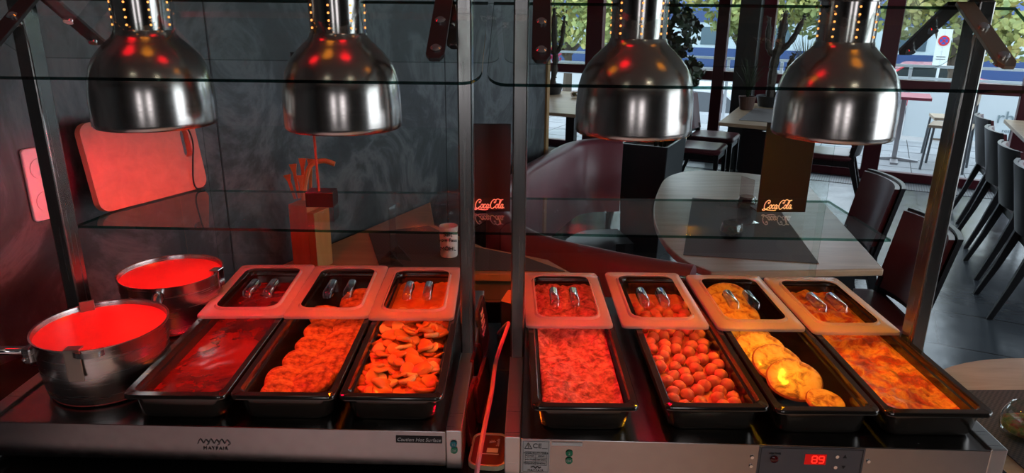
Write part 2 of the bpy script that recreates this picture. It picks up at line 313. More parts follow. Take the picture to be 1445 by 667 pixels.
def unit(name, label, W_, x0, y0, rz, panel):
    t = thing(name, label, 'food warmer', (x0, y0, .9), rz)
    rw_ = .027; D = .61; Z0, Z1 = .018, .085
    bm = bm_(); box(bm, rw_+.001, 0, Z0, W_-rw_-.001, D, Z1-.006); obj('body', bm, M['steel_x'], t, bevel=.0015)
    bm = bm_(); box(bm, rw_, .002, Z1-.006, W_-rw_, D, Z1-.003); box(bm, rw_, -.002, Z0, W_-rw_, .002, Z1); obj('hot_plate', bm, [M['plate']], t, bevel=.001)
    for x in (0, W_-rw_):
        bm = bm_(); box(bm, x, -.001, Z0-.006, x+rw_, D, Z1+.002); obj('side_rail', bm, M['steel_x'], t, bevel=.002)
        bm = bm_(); box(bm, x, .275, Z1, x+rw_, .317, .775); obj('post', bm, M['steel_z'], t, bevel=.003)
        for yy in (.05, .55):
            bm = bm_(); lathe(bm, [(.014, 0), (.014, .014), (.01, .018)], 14, True, True, x+rw_/2, yy); obj('foot', bm, M['seal'], t)
    bm = bm_(); box(bm, -.002, .277, .775, W_+.002, .315, .80); obj('top_bar', bm, M['goldsteel'], t, bevel=.003)
    # arms holding the sloping glass, one forward and one back at each post
    gx0, gx1 = -.045, W_+.045
    for x in (-.0 - .045, W_+.012):
        xx = x if x > 0 else x
    for side in (0, 1):
        xa = rw_+.006 if side == 0 else W_-rw_-.036
        for sgn in (-1, 1):
            p0 = Vector((xa+.015, .296+sgn*.012, .770)); p1 = Vector((xa+.015, .296+sgn*.165, .676))
            d = (p1-p0).normalized(); nrm = Vector((0, -sgn*d.z*-1, 0)); nn = Vector((1, 0, 0)).cross(d)
            bm = bm_(); ring = lambda p, e=1: [p+Vector((sx*.015*e, 0, 0))+nn*sz*.0035 for sx, sz in ((-1, -1), (1, -1), (1, 1), (-1, 1))]
            ringloft(bm, [ring(p0), ring(p0+(p1-p0)*.93), ring(p1, .55)])
            arm = obj('bracket_arm', bm, M['blackmetal'] if not (panel and side == 1 and sgn == -1) else M['goldsteel'], t, bevel=.001)
            for f in (.42, .86):
                c = p0+(p1-p0)*f; bm = bm_()
                q = nn if nn.z > 0 else -nn
                tube(bm, [c-q*.012, c+q*.006, c+q*.0085], [.009, .009, .006], 14); obj('screw', bm, M['chrome'], arm, smooth=True)
    # sloping glass panes
    for sgn in (-1, 1):
        bm = bm_(); L = math.hypot(.205, .118); rr_ = .03; hx0, hx1 = (-.035, W_+.045) if panel else (-.14, W_+.028)
        if sgn == 1: hx0, hx1 = hx0+.012*(1 if panel else 0), hx1+(0 if panel else .012)
        outl = []
        for cx, a0 in ((hx1-rr_, 0), (hx0+rr_, 90)):
            for k in range(7):
                a = R(a0+90*k/6); outl.append((cx+rr_*math.cos(a), L-rr_+rr_*math.sin(a)))
        outl = [(hx1, 0)] + outl + [(hx0, 0)]
        e_ = .003 if sgn == -1 else .0012; ringloft(bm, [[(x, y, -e_) for x, y in outl], [(x, y, e_) for x, y in outl]])
        bm.faces.ensure_lookup_table()
        for f in bm.faces:
            f.material_index = 0 if abs(f.normal.z) > .5 or len(f.verts) > 4 else 1
        ang = math.atan2(.118, .205)
        mt = Matrix.Translation((0, .296, .762)) @ (Matrix.Rotation(-ang, 4, 'X') if sgn == 1 else Matrix.Rotation(math.pi, 4, 'Z') @ Matrix.Translation((-(hx0+hx1), 0, 0)) @ Matrix.Rotation(-ang, 4, 'X'))
        bmesh.ops.transform(bm, matrix=mt, verts=bm.verts[:])
        obj('sneeze_guard_pane', bm, [M['glass'], M['darkedge'] if sgn == -1 else M['paleedge']], t)
    return t
UL = unit('food_warmer', 'left steel food warmer holding two saucepans and three pans', .822, -.902, 1.039, R(-1.2), False)
UR = unit('food_warmer', 'right steel food warmer with red digital display holding four pans', .812, -.009, 1.006, R(-1.6), True)
def ul(x, y): return UL.location.x + x*math.cos(R(-1.2)) - y*math.sin(R(-1.2)), UL.location.y + x*math.sin(R(-1.2)) + y*math.cos(R(-1.2))

# glass shelves and rear pane (parts of each warmer frame)
def glassbox(bm, x0, y0, z0, x1, y1, z1, thin):
    vs = box(bm, x0, y0, z0, x1, y1, z1); bm.faces.ensure_lookup_table()
    for f in bm.faces:
        f.normal_update(); f.material_index = 0 if abs(f.normal[thin]) > .5 else 1
def toparent(o, p): o.parent = p; o.matrix_parent_inverse = p.matrix_basis.inverted() if False else (Matrix.Translation(p.location) @ p.rotation_euler.to_matrix().to_4x4()).inverted()
def shelf(x0, x1, y0, y1, parent, cut):
    bm = bm_(); z = 1.19
    poly = [(x0, y0), (x1, y0+cut[0]), (x1, y1), (x0+cut[1], y1)]
    ringloft(bm, [[(x, y, z-.003) for x, y in poly], [(x, y, z+.003) for x, y in poly]])
    for f in bm.faces:
        f.normal_update(); f.material_index = 0 if abs(f.normal.z) > .5 else 1
    o = obj('glass_shelf', bm, [M['shelfglass'], M['edge']]); toparent(o, parent)
    for xs in (x0+.02+cut[1], x1-.02):
        bm = bm_(); box(bm, xs-.008, y1-.012, .985, xs+.008, y1-.008, z-.003); b = obj('shelf_support', bm, M['glass']); toparent(b, parent)
shelf(-.955, -.118, 1.478, 1.80, UL, (-.018, .06)); shelf(-.112, .808, 1.462, 1.755, UR, (-.022, 0))
for x0, x1, p in ((-.78, -.03, UL), (-.005, .812, UR)):
    bm = bm_(); glassbox(bm, x0, 1.775, .90, x1, 1.778, 1.365, 1); o = obj('rear_glass_pane', bm, [M['glass'], M['paleedge']]); toparent(o, p)

# control panel, rating label, stickers and lettering on the fronts
def onfront(name, bm, m, t): return obj(name, bm, m, t)
def lbl(t, name, x0, x1, z0, z1, m, y=-.0025):
    bm = bm_(); box(bm, x0, y-.0006, z0, x1, y+.001, z1); return obj(name, bm, m, t)
pa = lbl(UR, 'control_panel', .415, .585, .022, .083, M['panelgrey'])
bm = bm_()
for (x0, x1, z0, z1) in ((.418, .582, .0805, .0812), (.418, .582, .024, .0247), (.418, .4187, .024, .081), (.5813, .582, .024, .081)): box(bm, x0, -.0036, z0, x1, -.003, z1)
obj('panel_border', bm, M['ink'], pa)
bm = bm_(); lathe(bm, [(.0065, 0), (.0065, .002), (.004, .0035)], 20, True, True); obj('indicator_lamp', bm, M['redlens'], pa, (.441, -.003, .060), FACE, True)
text('heating_text', 'HEATING', .0045, M['ink'], pa, (.441, -.0035, .0705), FACE)
bm = bm_(); box(bm, .490, -.0042, .052, .524, -.002, .071); obj('display', bm, M['display'], pa)
def seg7(bm, x, z, w, h, segs, y):
    t_ = .0014
    S_ = {'a': (x, z+h, x+w, z+h+t_), 'g': (x, z+h/2, x+w, z+h/2+t_), 'd': (x, z, x+w, z+t_), 'f': (x-t_, z+h/2+t_, x, z+h), 'b': (x+w, z+h/2+t_, x+w+t_, z+h), 'e': (x-t_, z+t_, x, z+h/2), 'c': (x+w, z+t_, x+w+t_, z+h/2)}
    for s in segs: a, b, c, d = S_[s]; box(bm, a, y-.0006, b, c, y, d)
bm = bm_(); seg7(bm, .502, .055, .0065, .0125, 'abcdefg', -.0043); seg7(bm, .513, .055, .0065, .0125, 'abcdfg', -.0043); obj('display_digits', bm, M['digit'], pa)
for x, z, up in ((.554, .068, 1), (.554, .048, -1)):
    bm = bm_(); ringloft(bm, [[(x-.003, y, z-up*.0025), (x+.003, y, z-up*.0025), (x, y, z+up*.003)] for y in (-.004, -.003)]); obj('arrow_mark', bm, M['ink'], pa)
    bm = bm_(); lathe(bm, [(.0035, 0), (.003, .002)], 14, True, True); obj('button', bm, M['chrome'], pa, (x-.013, -.003, z), FACE, True)
for x, z in ((.405, .062), (.405, .045), (.593, .060)):
    bm = bm_(); lathe(bm, [(.0035, 0), (.0028, .0022)], 12, True, True); obj('screw', bm, M['chrome'], UR, (x, -.002, z), FACE, True)
la = lbl(UR, 'rating_label', .0285, .075, .0215, .0835, M['silverprint'], -.003)
bm = bm_()
for (x0, x1, z0, z1) in ((.031, .073, .0815, .082), (.031, .073, .0235, .024), (.031, .0314, .0235, .082), (.0726, .073, .0235, .082), (.0345, .070, .0615, .062), (.0345, .070, .0570, .0574), (.0345, .070, .0500, .0504), (.0345, .070, .0430, .0434), (.0345, .070, .0360, .0364), (.062, .071, .068, .0686), (.0345, .0349, .036, .0574), (.070, .0704, .036, .0574), (.0515, .0519, .036, .0574)): box(bm, x0, -.0041, z0, x1, -.0036, z1)
o = obj('label_lines', bm, M['ink'], la)
bm = bm_(); tri = [(.0335, .0675), (.0455, .0675), (.0395, .079)]
for (xa, za), (xb, zb) in zip(tri, tri[1:]+tri[:1]): tube(bm, [(xa, -.0038, za), (xb, -.0038, zb)], .0006, 5)
tube(bm, [(.0405, -.0038, .0765), (.0385, -.0038, .073), (.0405, -.0038, .0725), (.039, -.0038, .069)], .0005, 5); obj('warning_triangle', bm, M['ink'], la)
for s, z, sz, xx in (('CE', .0728, .0125, .054), ('MODEL:ECLTF-T308-B', .0594, .0042, .052), ('POWER', .0537, .0042, .0425), ('400W', .0537, .0042, .061), ('VOLTAGE', .0467, .0040, .0432), ('230-240V', .0467, .0040, .061), ('FREQUENCY', .0397, .0038, .0432), ('50/60Hz', .0397, .0042, .061), ('MAYFAIR', .0262, .0055, .052)):
    text('label_text', s, sz, M['ink'], la, (xx, -.0038, z), FACE, space=1.25 if s == 'MAYFAIR' else 1)
bm = bm_(); tube(bm, smoothpath([(.044, -.004, .032), (.049, -.004, .034), (.052, -.004, .0305), (.055, -.004, .034), (.058, -.004, .031), (.061, -.004, .033)], 4), .0009, 5); obj('label_emblem', bm, M['ink'], la)
lbl(UR, 'paper_strip', .078, .128, .0745, .0805, M['paper'], -.0028)
def disc(t, x, z, r, m, y=-.0035):
    bm = bm_(); lathe(bm, [(r, -.0006), (r, .0006)], 20, True, True); return obj('round_sticker', bm, m, t, (x, y, z), FACE)
for t, x, z, m_, s in ((UR, .107, .060, 'green', '2'), (UR, .107, .046, 'green', 'OK'), (UL, .808, .062, 'teal', '12'), (UL, .809, .050, 'green', 'OK')):
    d = disc(t, x, z, .0058, M[m_]); text('sticker_text', s, .006, M['silverprint'], d, (0, 0, .0008), (0, 0, 0))
c = lbl(UL, 'caution_sticker', .712, .789, .0635, .0755, M['ink'], -.003); text('caution_text', 'Caution Hot Surface', .0088, M['silverprint'], c, (.7505, -.0038, .0695), FACE, shear=.25)
M['etch'] = mat('etched_dark_grey', (.06, .05, .05), .5)
text('brand_text', 'MAYFAIR', .0085, M['etch'], UL, (.405, -.0028, .043), FACE, space=1.3)
bm = bm_()
for k in range(3):
    cx = .385+k*.018; tube(bm, smoothpath([(cx-.009, -.0028, .052), (cx-.004, -.0028, .061), (cx+.001, -.0028, .053), (cx+.005, -.0028, .060), (cx+.010, -.0028, .053), (cx+.006, -.0028, .050)], 4), .0008, 5)
obj('brand_emblem', bm, M['etch'], UL)

# ------------------------------------------------------------------ heat lamps
def lamp(x, rim_z, glow, col, watt, label):
    t = thing('heat_lamp', label, 'heat lamp', (x, 1.305, rim_z), rnd(0, 3) * 0)
    prof = [(.1035, 0), (.1055, .003), (.1057, .010), (.1057, .040), (.1045, .064), (.1020, .084), (.0968, .103), (.0880, .120), (.0765, .134), (.065, .145), (.0562, .153), (.0510, .160), (.0495, .166)]
    inner = [(r-.0025, z-.0015 if z > .02 else z) for r, z in prof[::-1]]
    bm = bm_(); lathe(bm, prof+inner, 72); 
    # close the rim
    obj('dome', bm, M['dome'], t, smooth=60)
    bm = bm_(); lathe(bm, [(.0475, .160), (.0485, .170), (.0492, .225), (.0495, .236)], 60); obj('neck', bm, M['neck'], t, smooth=60)
    bm = bm_(); lathe(bm, [(.0495, .233), (.053, .234), (.054, .240), (.052, .247), (.02, .250)], 48, False, True); obj('neck_collar', bm, M['neck'], t, smooth=60)
    for i in range(8):
        a = R(-90 + 45*i - 4)
        for k in range(5):
            z = .175 + k*.0125; c = Vector((math.cos(a)*.0492, math.sin(a)*.0492, z)); d = Vector((math.cos(a), math.sin(a), 0))
            bm = bm_(); tube(bm, [c-d*.002, c+d*.0009], .0019, 8); obj('vent_glow_disc', bm, M['hole'], t)  # glowing disc painted in for bulb light through an opening
    for i in range(2):
        pass
    bm = bm_(); lathe(bm, [(.005, .055), (.034, .062), (.044, .080), (.040, .100), (.022, .125), (.018, .150)], 24, True, True); obj('bulb', bm, glow, t, smooth=True)
    l = bpy.data.lights.new('bulb_light', 'POINT'); l.energy = watt; l.color = col; l.shadow_soft_size = .022
    o = bpy.data.objects.new('bulb_light', l); COL.objects.link(o); o.parent = t; o.location = (0, 0, .028)
    return t
RED = (1.0, .0, .03); AMB = (1.0, .58, .02); ORG = (1., .19, .006)
lamp(-.655, 1.446, M['redglow'], RED, 11, 'polished steel heat lamp above the two saucepans, leftmost of four')
lamp(-.311, 1.444, M['redglow'], ORG, 5.5, 'steel heat lamp above the sliced vegetables, right one over left warmer')
lamp(.220, 1.440, M['redglow'], RED, 7.5, 'steel heat lamp beside the middle posts, left one over right warmer')
lamp(.586, 1.438, M['amberglow'], AMB, 5.5, 'steel heat lamp in front of the upright drink card, rightmost of four')

# assumed pendant lamps, added above the frame so the domes mirror red and amber
for x_, y_, m_, lab_ in ((-.95, 1.08, 'redglow', 'assumed red glass pendant lamp, added above the left end of counter'), (-.54, 1.10, 'amberglow', 'assumed amber glass pendant lamp, added above the left food warmer'), (-.12, 1.08, 'redglow', 'assumed red glass pendant lamp, added above the gap between warmers'), (.84, 1.08, 'amberglow', 'assumed amber glass pendant lamp, added above the right end of counter')):
    t = thing('assumed_pendant_lamp', lab_, 'lamp', (x_, y_, 2.25))
    bm = bm_(); lathe(bm, [(.03, 0), (.09, .03), (.115, .12), (.09, .20), (.02, .25)], 28, True, True); obj('assumed_glass_shade', bm, M[m_], t, smooth=True)  # assumed shade, glows all over in the heat lamp bulb material
    bm = bm_(); tube(bm, [(0, 0, .25), (0, 0, .55)], .004, 6); obj('cord', bm, M['ink'], t)
# ------------------------------------------------------------------ food pans, lids
PZ = 1.037
def pan(x0, x1, y0, L_, label):
    w = x1-x0; t = thing('food_pan', label, 'food pan', ((x0+x1)/2, y0+L_/2, .983), 0, None); h = PZ-.983
    bm = bm_()
    rings = [rr(w-.040, L_-.045, .018, 0), rr(w-.028, L_-.033, .020, .008), rr(w-.022, L_-.026, .018, h-.010), rr(w-.008, L_-.010, .012, h-.009), rr(w-.001, L_-.001, .014, h-.0065), rr(w-.001, L_-.001, .014, h-.001), rr(w-.004, L_-.004, .013, h+.001), rr(w-.024, L_-.028, .016, h+.001),
             rr(w-.027, L_-.031, .018, h-.003), rr(w-.029, L_-.033, .018, h-.010), rr(w-.037, L_-.041, .018, h-.0115), rr(w-.046, L_-.052, .018, .004)]
    ringloft(bm, rings); o = obj('pan_body', bm, M['pan'], t, smooth=50)
    return t
LW = .178
def lid(xc, y0, y1, w, z, label, rz=0.):
    d = y1-y0; t = thing('pan_lid', label, 'pan lid', (xc, (y0+y1)/2, z), rz)
    bm = bm_(); rs = [rr(w, d, .012, -.004, 5), rr(w, d, .012, .001, 5), rr(w-.004, d-.004, .011, .003, 5), rr(w-.040, d-.056, .028, .003, 5), rr(w-.046, d-.062, .026, .0075, 5), rr(w-.052, d-.068, .024, .0075, 5)]
    ringloft(bm, rs, False, False); lo = obj('lid_rim', bm, M['lid'], t, smooth=50)
    bm = bm_(); rs = [rr(w-.052, d-.068, .024, .0075, 5), rr(w-.056, d-.074, .022, -.001, 5), rr(w-.070, d-.09, .02, -.004, 5)]
    ringloft(bm, rs, False, True); obj('lid_window', bm, M['lidclear'], t, smooth=50)
    for sx in (-1, 1):
        bm = bm_(); cx = sx*.022
        ringloft(bm, [rr(.022, .085, .010, -.0035, 4, cx), rr(.017, .078, .008, .009, 4, cx), rr(.012, .072, .0055, .011, 4, cx)], False, True); obj('lid_grip', bm, M['lidhandle'], t, smooth=50)
    return t
PANS = {}
for key, x0, x1, y0, lab in (('L1', -.648, -.474, 1.036, 'black food pan of flat red sauce beside the saucepans'), ('L2', -.470, -.292, 1.038, 'black food pan of browned patties, middle of left warmer'), ('L3', -.288, -.112, 1.038, 'black food pan heaped with sliced carrots beside left unit post'),
                             ('R1', .034, .212, 1.014, 'black food pan of grainy rice beside right unit post'), ('R2', .252, .428, 1.018, 'black food pan of small round potato dumplings'), ('R3', .432, .606, 1.010, 'black food pan of overlapping yellow pancakes'), ('R4', .610, .789, 1.006, 'black food pan of orange stew, rightmost pan')):
    PANS[key] = (x0, x1, y0); pan(x0, x1, y0, .598, lab)
for key, xc, y0, y1, lab, rz in (('L1', -.566, 1.338, 1.640, 'frosted lid covering the rear of the flat red sauce pan', .045), ('L2', -.388, 1.340, 1.640, 'frosted lid covering the rear of the patty pan', .03), ('L3', -.210, 1.336, 1.634, 'frosted lid covering the rear of the carrot pan', .02),
                                 ('R1', .117, 1.306, 1.606, 'frosted lid covering the rear of the rice pan', .01), ('R2', .296+.018, 1.308, 1.612, 'frosted lid covering the rear of the dumpling pan', .0), ('R3', .507, 1.302, 1.600, 'frosted lid covering the rear of the pancake pan', .0), ('R4', .692, 1.290, 1.592, 'frosted lid covering the rear of the stew pan', .01)):
    lid(xc, y0, y1, LW if key != 'L1' else .180, PZ+.0065, lab, rz)

# food surfaces
def surf(name, key, z, amp, fr, m, label, cat, kind='stuff', n=(26, 84), ridge=0.):
    x0, x1, y0 = PANS[key]; w = x1-x0-.041; d = .598-.047; bm = bm_(); nx, ny = n; g = []
    for j in range(ny+1):
        row = []
        for i in range(nx+1):
            u, v = i/nx-.5, j/ny-.5
            x, y = u*w, v*d
            # rounded corners
            cxr, cyr = w/2-.018, d/2-.018
            if abs(x) > cxr and abs(y) > cyr:
                dx, dy = abs(x)-cxr, abs(y)-cyr; mx = max(dx, dy); l = math.hypot(dx, dy); s = mx/l if l else 1
                x = math.copysign(cxr+dx*s, x); y = math.copysign(cyr+dy*s, y)
            e = min(1, (min(.5-abs(u), .25)*10)); h = 0
            p = Vector((x, y, 0)); h = noise.fractal(p*fr+Vector((hash(key) % 7*0+len(key)*3.1, 0, 0)), .9, 2.1, 4)*amp + noise.noise(p*9)*amp*1.2
            row.append(bm.verts.new((x, y, h*e)))
        g.append(row)
    for a, b in zip(g, g[1:]):
        for i in range(nx): bm.faces.new((a[i], a[i+1], b[i+1], b[i]))
    low = {}
    edge = [g[0][i] for i in range(nx+1)] + [g[j][nx] for j in range(1, ny+1)] + [g[ny][i] for i in range(nx-1, -1, -1)] + [g[j][0] for j in range(ny-1, 0, -1)]
    lowv = [bm.verts.new((v.co.x*.97, v.co.y*.985, -(z-.9885))) for v in edge]
    for i in range(len(edge)):
        j = (i+1) % len(edge); bm.faces.new((edge[i], edge[j], lowv[j], lowv[i]))
    bm.faces.new(lowv)
    return tag(obj(name, bm, m, None, ((x0+x1)/2, y0+.299, z), smooth=70), label, cat, kind=kind)
M['sauce'] = noise_col(mat('tomato_sauce', rough=.18, coat=.3), [(.42, (.10, .008, .006)), (.60, (.26, .025, .02))], 7, 5, dist=.8)
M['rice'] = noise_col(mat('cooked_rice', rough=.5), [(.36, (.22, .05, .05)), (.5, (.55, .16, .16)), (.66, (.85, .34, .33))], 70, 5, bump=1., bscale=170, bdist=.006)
M['stew'] = noise_col(mat('orange_stew', rough=.28, coat=.4), [(.34, (.20, .02, .004)), (.46, (.60, .09, .015)), (.55, (.85, .40, .08)), (.66, (.45, .05, .01))], 24, 7, dist=.5, bump=.9, bscale=60, bdist=.010)
M['carrotbase'] = noise_col(mat('carrot_heap', rough=.4), [(.3, (.55, .16, .03)), (.7, (.75, .33, .06))], 30, 3)
M['carrot'] = noise_col(mat('carrot_slice_flesh', rough=.3, coat=.3), [(.35, (.70, .20, .025)), (.65, (.85, .34, .05))], 30, 3)
M['carrot2'] = mat('yellow_carrot_flesh', (.88, .66, .22), .3, coat=.3)
M['patty'] = noise_col(mat('breaded_patty', rough=.45, coat=.2), [(.36, (.20, .05, .008)), (.50, (.50, .20, .035)), (.66, (.78, .42, .10))], 65, 8, bump=1., bscale=190, bdist=.006)
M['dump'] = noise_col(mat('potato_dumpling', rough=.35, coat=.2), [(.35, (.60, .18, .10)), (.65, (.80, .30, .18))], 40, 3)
M['cake'] = noise_col(mat('yellow_pancake', rough=.4, coat=.2), [(.36, (.16, .05, .008)), (.45, (.55, .28, .04)), (.53, (.80, .56, .12)), (.7, (.90, .72, .24))], 46, 7, dist=.6, bump=.5, bscale=90, bdist=.003)
surf('tomato_sauce', 'L1', 1.010, .0012, 30, M['sauce'], 'smooth red sauce lying flat in the pan beside the saucepans', 'sauce')
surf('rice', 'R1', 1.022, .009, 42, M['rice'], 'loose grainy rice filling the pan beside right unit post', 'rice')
surf('stew', 'R4', 1.012, .009, 45, M['stew'], 'chunky orange stew in the rightmost pan', 'stew')

G = 'breaded patties in the left warmer pan'
def cylblob(r, h, seed, amp=.10, fr=1.0, n=26):
    bm = bm_(); prof = [(.0, 0), (.75, 0), (.95, .18), (1, .5), (.94, .82), (.8, 1), (.5, 1.06), (.2, 1.04)]
    rings = []
    for pr, pz in prof[1:]:
        ring = []
        for i in range(n):
            a = 2*math.pi*i/n; k = 1+amp*noise.noise(Vector((math.cos(a)*fr+seed*3.3, math.sin(a)*fr, seed)))*2
            ring.append((r*pr*k*math.cos(a), r*pr*k*math.sin(a), h*(pz+.12*noise.noise(Vector((math.cos(a)*pr*3, math.sin(a)*pr*3, seed*2.)))*(1 if pz > .3 else 0))))
        rings.append(ring)
    ringloft(bm, rings); return bm
k = 0
x0 = PANS['L2'][0]; 
for (x, y, r, tz) in ((-.352, 1.128, .040, .004), (-.405, 1.098, .034, .003), (-.340, 1.165, .044, .006), (-.402, 1.140, .044, .004), (-.335, 1.225, .042, .004), (-.392, 1.205, .043, .004), (-.335, 1.290, .043, .004), (-.390, 1.272, .041, .004), (-.335, 1.355, .043, .004), (-.392, 1.340, .040, .004), (-.345, 1.43, .043, .002), (-.405, 1.42, .04, .004), (-.35, 1.50, .043, .002)):
    k += 1; o = obj('breaded_patty', cylblob(r*.96, .016, k, .07), M['patty'], None, (x, y, .998+tz+.006*(k % 2)), (R(16 if k % 2 else 10), R(-8 if k % 2 else 10), 0), smooth=60)
    col_ = 'right' if x > -.37 else 'left'; ordn = ['frontmost', 'second', 'third', 'fourth', 'fifth', 'sixth', 'seventh'][(k-1)//2]
    tag(o, 'golden breaded patty, %s from the front in the %s row of its pan' % (ordn, col_), 'patty', G)
bm_c = []
surf('carrot_pile', 'L3', 1.013, .008, 40, M['carrotbase'], 'bed of small sliced carrot pieces under the top slices', 'vegetables')
def slice_bm(seed, r, th, el):
    bm = bm_(); n = 14; rings = []
    for pr, pz in ((.86, 0), (1, .3), (1, .7), (.88, 1)):
        rings.append([(r*el*pr*math.cos(2*math.pi*i/n)*(1+.12*math.sin(i*1.3+seed)), r*pr*math.sin(2*math.pi*i/n), th*pz + r*.12*math.cos(4*math.pi*i/n)) for i in range(n)])
    ringloft(bm, rings); return bm
protos = []
for s in range(6):
    bm = slice_bm(s, rnd(.0125, .0165), rnd(.005, .008), rnd(1.1, 1.5)); me = bpy.data.meshes.new('carrot_slice'); bmesh.ops.recalc_face_normals(bm, faces=bm.faces[:]); bm.to_mesh(me); bm.free()
    for p in me.polygons: p.use_smooth = True
    me.materials.append(M['carrot2'] if s == 5 else M['carrot']); protos.append(me)
pts = []
tries = 0
while len(pts) < 150 and tries < 9000:
    tries += 1; x = rnd(-.260, -.139); y = rnd(1.073, 1.42); lay = 0 if len(pts) < 75 else (1 if len(pts) < 125 else 2)
    if lay == 2: x = rnd(-.245, -.155); y = rnd(1.12, 1.40)
    if all((x-a)**2+(y-b)**2 > .0165**2 or c != lay for a, b, c in pts): pts.append((x, y, lay))
for i, (x, y, lay) in enumerate(pts):
    o = bpy.data.objects.new('carrot_slice', protos[random.choice((0, 1, 2, 3, 4, 0, 1, 2, 3, 4, 5))]); COL.objects.link(o); o.location = (x, y, 1.014+lay*.007+rnd(0, .003)); e = 20+lay*5
    o.rotation_euler = (R(rnd(-e, e+10)), R(rnd(-e, e)), rnd(0, 6.28))
    tag(o, 'orange carrot slice in the heaped pan beside left unit post', 'vegetable', 'carrot slices in the left warmer pan')
# dumplings
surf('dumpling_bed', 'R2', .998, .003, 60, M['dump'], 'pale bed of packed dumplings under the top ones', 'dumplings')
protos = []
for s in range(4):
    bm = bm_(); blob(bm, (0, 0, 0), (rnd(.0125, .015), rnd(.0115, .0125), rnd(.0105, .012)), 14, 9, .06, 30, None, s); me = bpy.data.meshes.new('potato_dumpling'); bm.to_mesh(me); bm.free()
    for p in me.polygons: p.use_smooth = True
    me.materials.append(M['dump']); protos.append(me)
pts = []; tries = 0
while len(pts) < 150 and tries < 12000:
    tries += 1; lay = 0 if len(pts) < 88 else 1
    x = rnd(.283, .398); y = rnd(1.05, 1.50)
    if lay == 1 and (x > .375 and y < 1.22): continue
    if all((x-a)**2+(y-b)**2 > (.0235 if c == lay else .009)**2 for a, b, c in pts): pts.append((x, y, lay))
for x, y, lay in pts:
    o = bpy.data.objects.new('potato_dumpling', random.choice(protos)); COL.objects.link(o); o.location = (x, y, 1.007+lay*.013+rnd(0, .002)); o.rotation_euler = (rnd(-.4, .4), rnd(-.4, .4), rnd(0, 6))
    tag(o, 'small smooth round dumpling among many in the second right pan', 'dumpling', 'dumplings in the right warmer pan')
# pancakes
k = 0
M['crust'] = mat('browned_crust', (.30, .10, .012), .5)
for (x, y, tilt) in ((.500, 1.53, 20), (.495, 1.475, 20), (.492, 1.42, 22), (.490, 1.365, 22), (.486, 1.312, 23), (.493, 1.260, 23), (.503, 1.206, 22), (.513, 1.146, 20), (.545, 1.086, 9)):
    k += 1; r = .050 if k < 9 else .034; o = obj('yellow_pancake', cylblob(r, .009, k+20, .035, 1.2, 34), [M['cake'], M['crust']], None, (x+rnd(-.003, .003), y, 1.006+(.009 if k < 9 else .0)), (R(tilt), R(rnd(-5, 5)), 0), smooth=60)
    for p in o.data.polygons:
        if abs(p.normal.z) < .75: p.material_index = 1
    tag(o, ('thick yellow pancake, %s large one from the front of its row' % ['first', 'second', 'third', 'fourth', 'fifth', 'sixth', 'seventh', 'eighth'][8-k] if k < 9 else 'small browned pancake at the front of the pancake row'), 'pancake', 'pancakes in the right warmer pan' if k < 9 else None)

# ------------------------------------------------------------------ saucepans
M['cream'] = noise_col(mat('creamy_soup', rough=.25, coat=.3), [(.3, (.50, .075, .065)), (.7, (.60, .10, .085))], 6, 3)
def saucepan(cx, cy, r, h, label, slabel):
    z0 = .9835; t = thing('saucepan', label, 'saucepan', (cx, cy, z0))
    bm = bm_(); lathe(bm, [(r*.80, 0), (r*.84, .002), (r*.86, .006), (r*.90, .012), (r*.97, h*.75), (r*.975, h-.008), (r*1.0, h-.002), (r*1.0, h), (r*.97, h-.001), (r*.955, h-.008), (r*.945, h*.7), (r*.84, .010)], 64, True, True)
    obj('pot_body', bm, M['pot'], t, smooth=50)
    bm = bm_(); lathe(bm, [(r*.85, 0), (r*.945, h*.66), (r*.957, h-.012), (r*.90, h-.0125), (r*.5, h-.0115)], 56, True, True)
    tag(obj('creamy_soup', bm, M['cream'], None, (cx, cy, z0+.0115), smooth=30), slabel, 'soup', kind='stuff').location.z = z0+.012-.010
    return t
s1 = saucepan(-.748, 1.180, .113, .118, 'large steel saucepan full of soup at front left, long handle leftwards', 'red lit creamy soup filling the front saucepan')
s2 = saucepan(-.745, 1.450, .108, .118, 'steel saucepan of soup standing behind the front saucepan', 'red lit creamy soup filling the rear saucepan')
bm = bm_(); tube(bm, smoothpath([(-.098, -.045, .085), (-.125, -.058, .090), (-.16, -.068, .094), (-.30, -.10, .100)], 5), [.006]*5+[.008]*11 if False else .0075, 12); hd = obj('handle', bm, M['chrome'], s1, smooth=True)
bm = bm_(); box(bm, -.108, -.068, .068, -.090, -.030, .098); obj('handle_plate', bm, M['pot'], s1, bevel=.004)
for y in (-.060, -.040):
    bm = bm_(); blob(bm, (-.094-.006, y-.012, .080), (.005, .004, .004), 10, 6, 0); obj('rivet', bm, M['chrome'], s1, smooth=True)
bm = bm_(); box(bm, -.012, -.1155, .062, .014, -.1125, .121); box(bm, -.012, -.1155, .119, .014, -.098, .1215); obj('hook_plate', bm, M['goldsteel'], s1, rot=(0, 0, R(6)), bevel=.001)
bm = bm_(); ringloft(bm, [[(.035+.03*math.cos(a)*.9, -.103-.018*max(0, math.sin(a)), .108+.010*math.sin(a)*0+zz) for a in [math.pi*i/8 for i in range(9)]][::1] for zz in (0, .010)], False, False, close=False)
obj('pour_lip', bm, M['pot'], s1, smooth=True)
bm = bm_(); pth = [(.018, -.103, .100), (.028, -.128, .099), (.036, -.150, .096)]; tube(bm, pth, .0125, 16); obj('handle', bm, M['chrome'], s2, smooth=True)
bm = bm_(); tube(bm, [(.0358, -.1495, .0961), (.0364, -.1508, .0959)], .0095, 16); obj('handle_end', bm, M['ink'], s2)
